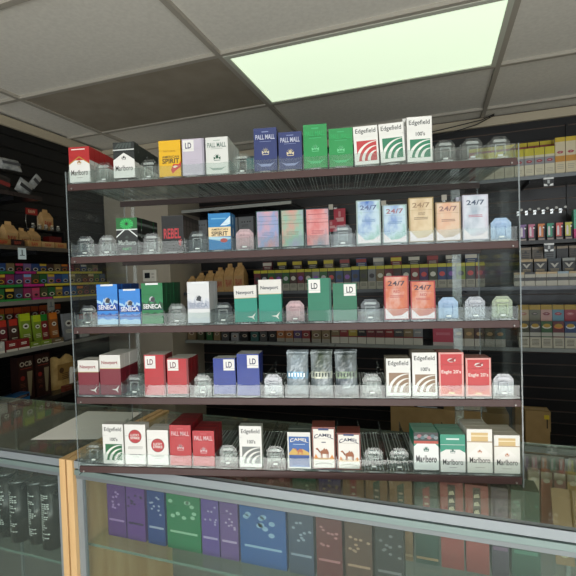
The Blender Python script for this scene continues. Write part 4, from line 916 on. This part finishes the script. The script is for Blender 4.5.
# --- right part: vape devices on a black tray
t = thing('device_tray', 'black ledge tray of coloured vape boxes on the slatwall', 'display tray', (.47, 2.95, 1.600))
m = MB(); m.box(0, .52, 0, .215, 0, .006, mat('#121214', .35)); m.box(0, .52, -.003, 0, 0, .022, mat('#121214', .35)); m.build('ledge', t)
m = MB(); m.box(0, .52, .209, .215, .006, .16, mat('#1c1d20', .35)); m.build('back_plate', t)
G = 'vape boxes on the black ledge tray'
for k, (c, col) in enumerate([('purple', '#8c6ca8'), ('pink', '#d07898'), ('orange', '#e0884c'), ('green', '#3c9c7c'), ('red', '#d8605c'), ('yellow', '#d0d058')]):
    root = thing('vape_box', '%s vape box in front of the slatwall at right' % c, 'vape box', (.508+k*.0475+(.004 if k > 1 else 0), 2.975, 1.607), 0, G)
    m = MB(); m.box(-.019, .019, -.010, .010, 0, .118, mat('#2a2430', .4)); m.build('box', root, bevel=.001)
    m = MB(); m.box(-.018, .010, -.0108, -.0101, .034, .114, mat(col, .4)); m.prism([(.010, .104), (.018, .104), (.018, .114), (.010, .114)], -.0108, -.0101, mat(col, .4)); m.build('coloured_panel', root)
    m = MB(); m.prism([(-.013, .042), (-.002, .042), (-.002, .088), (-.005, .098), (-.010, .098), (-.013, .088)], -.0122, -.0109, mat('#e8dce4', .3)); m.build('printed_device', root)
    m = MB(); m.prism([(.011+.005*math.cos(q*math.pi/4), .090+.005*math.sin(q*math.pi/4)) for q in range(8)], -.0122, -.0109, mat('#f2f2f2', .3)); m.build('white_dot', root)
    m = MB(); m.box(-.016, .016, -.0108, -.0101, .008, .026, mat('#a89a94', .4)); m.build('printed_band', root)
    hk = thing('slat_hook', 'chrome slatwall hook above the %s vape box' % c, 'hook', (.515+k*.048, 3.167, 1.815), 0, 'chrome hooks above the vape boxes')
    m = MB(); m.tube([(0, 0, 0), (0, -.10, 0), (0, -.108, .008)], .0032, mat('#d0d2d4', .2, .95, kind='metal'), 8); m.build('prong', hk)
    m = MB(); m.box(-.008, .008, -.002, .0, -.014, .014, mat('#e0e2e2', .25, .8, kind='metal')); m.build('plate', hk)
    m = MB(); m.tube([(0, -.108, .006), (0, -.118, .008)], [.008, .008], mat('#e8eaea', .25, .5, kind='metal'), 10); m.build('cap', hk)
root = thing('vape_box', 'large teal and pink box at the right end of ledge tray', 'vape box', (.835, 3.02, 1.607)); m = MB()
m.box(-.05, .05, -.02, .02, .075, .19, mat('#5cb89c', .4)); m.build('upper_box', root); m = MB(); m.box(-.05, .05, -.02, .02, 0, .0748, mat('#d83c84', .4)); m.build('lower_box', root); m = MB(); m.box(-.03, .03, -.0212, -.0201, .10, .16, mat('#8fd4c0', .4)); m.build('printed_panel', root)
# --- right part: tall yellow pouches
G = 'tall yellow topped pouches on the top right shelf'
for k in range(12):
    x = .268+k*.0532; tall = k >= 8
    nm = 'orange and cream tall pouch with red lips' if tall else 'yellow topped white pouch with red lips'
    card('tall_pouch', '%s, %s from the left on top shelf' % (nm, ORD1[k]), 'pouch', G, 50, 212 if tall else 168, 20, '#e4dfca' if not tall else '#e6dcc0', {'band': (.74 if not tall else .88, 1, '#dcd24c' if not tall else '#e0c848'), 'band2': (.42, .66, '#a8a8ac') if not tall else (.34, .50, '#dca850'), 'lips': '#b83c50', 'lz': .54 if not tall else .60, 'fine': (.25, 3, '#c4bfae')}, (x, 2.905, 1.994), 0, (.80, 'bag', 'header'))
    if not tall:
        pass
G = 'red boxes behind the yellow topped pouches'
for k in range(9):
    card('cigarillo_box', 'red box with yellow top peeking behind pouches, %s from left' % ORD1[k], 'cigarillo box', G, 62, 226, 24, '#b0584c', {'band': (.90, 1, '#dccb3c'), 'disc': (.8, .3, '#d89880', .5)}, (.245+k*.066, 3.0, 1.994), 0, (.9, 'box', 'header'))
# shelf label holders
for k, (x, z, lab) in enumerate([(.625, 1.925, 'clear label holder hanging below the top right shelf'), (.640, 1.545, 'clear label holder hanging below the vape box tray')]):
    y = 2.862 if k == 0 else 2.94
    t = thing('label_holder', lab, 'label holder', (x, y, z if k == 0 else 1.55)); m = MB()
    m.box(-.026, .026, -.002, 0, 0, .050, mat('#202326', .3)); m.build('plate', t); m = MB()
    m.box(-.026, .026, -.004, -.0021, .040, .050, mat('#e8eaea', .25)); m.prism([(-.024, .002), (-.004, .002), (-.008, .012), (-.024, .016)], -.004, -.0021, mat('#eceeee', .25)); m.prism([(.004, .002), (.024, .002), (.024, .016), (.008, .012)], -.004, -.0021, mat('#eceeee', .25)); m.build('clip', t)
    m = MB(); m.box(-.006, .006, -.0042, -.0022, .016, .036, mat('#b8bcbe', .3)); m.build('tag', t)
# red cards hanging behind second rack row
for k, (x, z, w, h, lab) in enumerate([(-.655, 1.80, .085, .13, 'tall red card hanging behind the second rack row'), (-.715, 1.765, .085, .085, 'wide red card hanging lower left of the tall one')]):
    t = thing('hanging_card', lab, 'card', (x, 3.10-.02*k, z), 0, 'red cards on the slatwall')
    m = MB(); m.box(-w/2, w/2, -.003, 0, 0, h, mat('#c83c50', .4)); m.build('card', t)
    m = MB(); m.box(-w*.34, w*.34, -.0042, -.0031, h*.28, h*.5, mat('#e8b0b4', .4)); m.box(-w*.1, w*.1, -.0042, -.0031, h*.55, h*.85, mat('#e0949c', .4)); m.build('printed_panel', t)
    m = MB(); m.tube([(0, .09+.02*k-.03, h-.008), (0, -.012, h-.008)], .002, mat('#d0d2d4', .2, .9, kind='metal'), 6); m.box(-.012, .012, .058+.02*k, .062+.02*k, h-.02, h+.002, mat('#d0d2d4', .2, .9, kind='metal')); m.build('hook', t)
# hooks with pale tags put in for bright highlights between shelves
for k, (x, z) in enumerate([(-.985, 1.905), (-.70, 1.935), (-1.61, 1.93), (-.33, 1.93), (-.13, 1.93), (.06, 1.935)]):
    hk = thing('slat_hook', 'chrome slatwall hook under the rack top row, %s' % (['above the first pink pack', 'above the red cards', 'above the blue cream-banded pack', 'above the pale blue pack', 'above the gold pack', 'above the silvery pack'][k]), 'hook', (x, 3.168, z), 0, 'chrome hooks behind the second rack row')
    m = MB(); m.tube([(0, 0, 0), (0, -.14, 0), (0, -.15, .01)], .0035, mat('#d0d2d4', .2, .95, kind='metal'), 8); m.build('prong', hk)
    m = MB(); m.box(-.016, .016, -.152, -.148, -.018, .018, mat('#d8d0c4', .3)); m.build('tag', hk)
    m = MB(); m.box(-.010, .010, -.002, .0, -.016, .016, mat('#c8caca', .25, .8, kind='metal')); m.build('plate', hk)

# ------------------------------------------------------------------ cartons behind the counter
kraft = noise_mat('corrugated_kraft', '#9c8155', '#ab8f62', 12, .8, .03)
def carton(label, x0, x1, y0, y1, h, flap, group='cardboard cartons behind the counter'):
    t = thing('cardboard_carton', label, 'carton', ((x0+x1)/2, (y0+y1)/2, 0), 0, group); w, d = x1-x0, y1-y0
    m = MB(); m.box(-w/2, w/2, -d/2, d/2, 0, h, kraft); m.build('body', t, bevel=.002)
    m = MB(); m.box(-w/2, w/2, -.025, .025, h, h+.0008, mat('#b89c68', .3)); m.box(-.025, .025, 0, 0, 0, 0, kraft) if False else None; m.build('tape', t)
    if flap:
        m = MB(); m.box(w/2, w/2+.004, -d/2, d/2, h-.12, h, kraft); m.build('flap', t)
        m = MB(); m.box(w/2-.030, w/2-.004, -d/2-.001, -d/2-.0002, h-.045, h-.02, mat('#d8c030', .5)); m.box(w/2-.018, w/2-.012, -d/2-.001, -d/2-.0002, h-.10, h-.045, mat('#20201c', .5)); m.build('yellow_tag', t)
    return t
carton('long low cardboard carton on the floor behind the bottom rack shelf', -.30, .40, 2.86, 3.14, .575, False)
carton('upright cardboard carton with a yellow tag at the rack right side', .495, .625, 2.90, 3.00, .595, True)
carton('narrow cardboard carton between the long carton and the tagged one', .445, .49, 2.94, 3.05, .625, False)
m = MB(); m.box(-.09, .09, -.06, .06, 0, .012, mat('#1c1c20', .3)); m.box(-.07, .05, -.061, -.0601, .003, .009, mat('#b8c4d0', .3)); o = m.build('magazine', None, (-.06, 2.94, .5762)); tag(o, 'dark glossy booklet lying on the long cardboard carton', 'booklet')
m = MB(); m.box(-.09, .09, -.06, .06, 0, .010, mat('#dcd8cc', .4)); m.box(-.07, .07, -.061, -.0601, .002, .007, mat('#44403c', .3)); o = m.build('magazine', None, (.19, 2.94, .5762)); tag(o, 'white booklet lying at right on the long cardboard carton', 'booklet')

# ------------------------------------------------------------------ goods inside the showcases
G = 'boxes in the showcase front row'
def inbox(label, x0, x1, y, z0, z1, col, acc, G, mark='fine', d=50):
    w = (x1-x0)*1000; h = (z1-z0)*1000
    a = Art(w-2, h, d, col, None, col, col)
    if mark == 'fine':
        rnd = random.Random(int(x0*1e4))
        for k in range(9): a.disc(rnd.uniform(-w*.38, w*.38), h*rnd.uniform(.55, .9), w*.07, acc, 2, w*.05, 8)
        a.rect(-w*.4, h*.3, w*.4, h*.34, acc, 2)
    elif mark == 'turn':
        a.P([(-w*.12, h*.48), (w*.16, h*.52), (w*.14, h*.92), (-w*.15, h*.88)], acc, 2)
        for k in range(4): a.rect(-w*.08, h*(.54+.08*k), w*.09, h*(.565+.08*k), '#d8ccb8', 3)
        a.rect(-w*.46, h*.05, w*.46, h*.08, '#c8a880', 2)
    elif mark == 'word':
        a.rect(-w*.16, h*.45, w*.16, h*.97, '#1c1a18', 2)
        rnd = random.Random(int(x0*1e4)+3)
        for k in range(5): a.P([(-w*.13, h*(.49+.09*k)), (w*.13, h*(.50+.09*k)), (w*.08*rnd.uniform(.4, 1), h*(.545+.09*k)), (-w*.10, h*(.53+.09*k))], '#e8e0c8', 3)
    q = finish_pack(a, 'cigar_carton', label, 'carton', .8, G, 'box', 'lid'); q.location = ((x0+x1)/2, y, z0); return q
for x0, x1, c, col, acc in [(-.905, -.84, 'plum', '#7a4a9c', '#c0a0d8'), (-.838, -.775, 'violet', '#8250a8', '#4a2c68'), (-.768, -.71, 'deep blue', '#3454a0', '#c0c8e4'), (-.705, -.60, 'wide green', '#2f9468', '#b0dcc0'), (-.598, -.545, 'lavender', '#7a5cb0', '#c8b8e4'), (-.543, -.49, 'mauve', '#8460a8', '#ccb4dc'), (-.486, -.36, 'wide blue', '#2f6cb4', '#a8c8e8'), (-.355, -.29, 'grey blue', '#4c5c7a', '#a8b4c8'), (-.285, -.22, 'dark red', '#7a2c34', '#c88c90'), (-.215, -.15, 'brown', '#6a4838', '#c0a088'), (-.145, -.08, 'black', '#2a2a2e', '#8c8c90')]:
    inbox('%s box behind the showcase front glass under the rack' % c, x0, x1, 1.0, .7235, .872, col, acc, G)
G = 'boxes seen through the showcase glass top'
for x0, x1, c, col, acc, mk in [(-.66, -.525, 'leftmost rosy red', '#a8484c', '#d89090', 'fine'), (-.52, -.39, 'dark rosy red', '#9c3c40', '#d08080', 'fine'), (-.385, -.315, 'emerald green', '#2f7a5c', '#a0c8b0', 'fine'), (-.31, -.248, 'purple emblem', '#5c4a84', '#b8a890', 'fine'), (-.244, -.187, 'tan red-marked', '#a8845c', '#a83c34', 'turn'), (-.184, -.127, 'tan first green-marked', '#a8845c', '#2c5c48', 'turn'), (-.124, -.067, 'tan second green-marked', '#a8845c', '#2c5c48', 'turn'),
                                (-.062, -.006, 'dark green red-marked', '#2c5c50', '#a84848', 'turn'), (-.002, .052, 'first brick red lettered', '#b05450', '', 'word'), (.055, .108, 'second brick red lettered', '#b05450', '', 'word'), (.112, .150, 'dusky purple', '#54445c', '#8c6c90', 'fine'), (.154, .215, 'deep green', '#2a6450', '#5c9480', 'fine')]:
    inbox('%s box standing under the showcase glass top' % c, x0, x1, 1.13, .7235, .938, col, acc, G, mk, 60)
G = 'small packs at the back of the showcase'
for k, (c, col) in enumerate([('cream', '#d8ccb0'), ('rust', '#b8643c'), ('rose', '#c88c84'), ('amber', '#d0a850'), ('olive', '#8c8454'), ('coral', '#c8785c'), ('pale yellow', '#dccf90')]):
    card('cigar_pack', '%s small pack at the back right inside the showcase' % c, 'cigar pack', G, 26, 190, 20, col, {'band': (.9, 1, '#a89a80'), 'disc': (.88, .3, '#e8e0cc', .8)}, (.235+k*.030, 1.285, .7235), 0, (.9, 'box', 'lid'))
for k, (x, y) in enumerate([(.285, 1.19), (.330, 1.185)]):
    card('kraft_card', '%s tan card leaning inside the showcase at right' % ('left' if k == 0 else 'right'), 'card', 'tan cards leaning in the showcase', 40, 175, 3, '#b08c50', {'fine': (.3, 2, '#8c6c3c'), 'disc': (.15, .3, '#d8cca0', .8)}, (x, y, .7238), 0, (.2, 'card', 'card_top') if False else None, R(-14))
G = 'black tins with white print in the left showcase'
def tin(label, x, y, r, h):
    t = thing('black_tin', label, 'tin', (x, y, .6485), 0, G)
    blk = mat('#17181a', .3, 0, .3); wp = mat('#e8ecea', .5)
    m = MB(); m.tube([(0, 0, 0), (0, 0, h)], [r, r], blk, 28); m.build('can', t)
    m = MB(); m.tube([(0, 0, h+.0003), (0, 0, h+.006)], [r*1.03, r*1.03], mat('#8c9094', .25, .8, kind='metal'), 28); m.build('lid', t)
    m = MB(); rnd = random.Random(int(x*1000))
    for k in range(22):
        z = h*(.15+.033*k); a0, a1 = R(-60+rnd.uniform(-12, 8)), R(-20+rnd.uniform(-10, 60))
        for j in range(6):
            b0 = a0+(a1-a0)*j/6; b1 = a0+(a1-a0)*(j+.75)/6
            m.poly([((r+.0004)*math.sin(b0), -(r+.0004)*math.cos(b0), z), ((r+.0004)*math.sin(b1), -(r+.0004)*math.cos(b1), z), ((r+.0004)*math.sin(b1), -(r+.0004)*math.cos(b1), z+.003), ((r+.0004)*math.sin(b0), -(r+.0004)*math.cos(b0), z+.003)], wp)
    m.build('white_print', t); return t
for k in range(8):
    tin('black tin with white print, %s from left in the showcase' % ORD1[k], -1.52+k*.066, .985+(.010 if k % 2 else 0), .029, .185 if k % 3 else .195)
G = 'brown packs lying in the left showcase'
for k in range(7):
    card('tobacco_box', '%s pack toward the rear of left showcase, %s from left' % (['russet', 'olive', 'brown', 'maroon', 'khaki', 'umber', 'clay'][k], ORD1[k]), 'box', G, 70, 110, 90, ['#7a4a34', '#5c5434', '#6a4a30', '#6a2c28', '#7a6c4c', '#5a4030', '#8c5c44'][k], {'fine': (.7, 2, '#c8b088')}, (-1.62+k*.09, 1.20, .6485), 0, (.7, 'box', 'lid'))
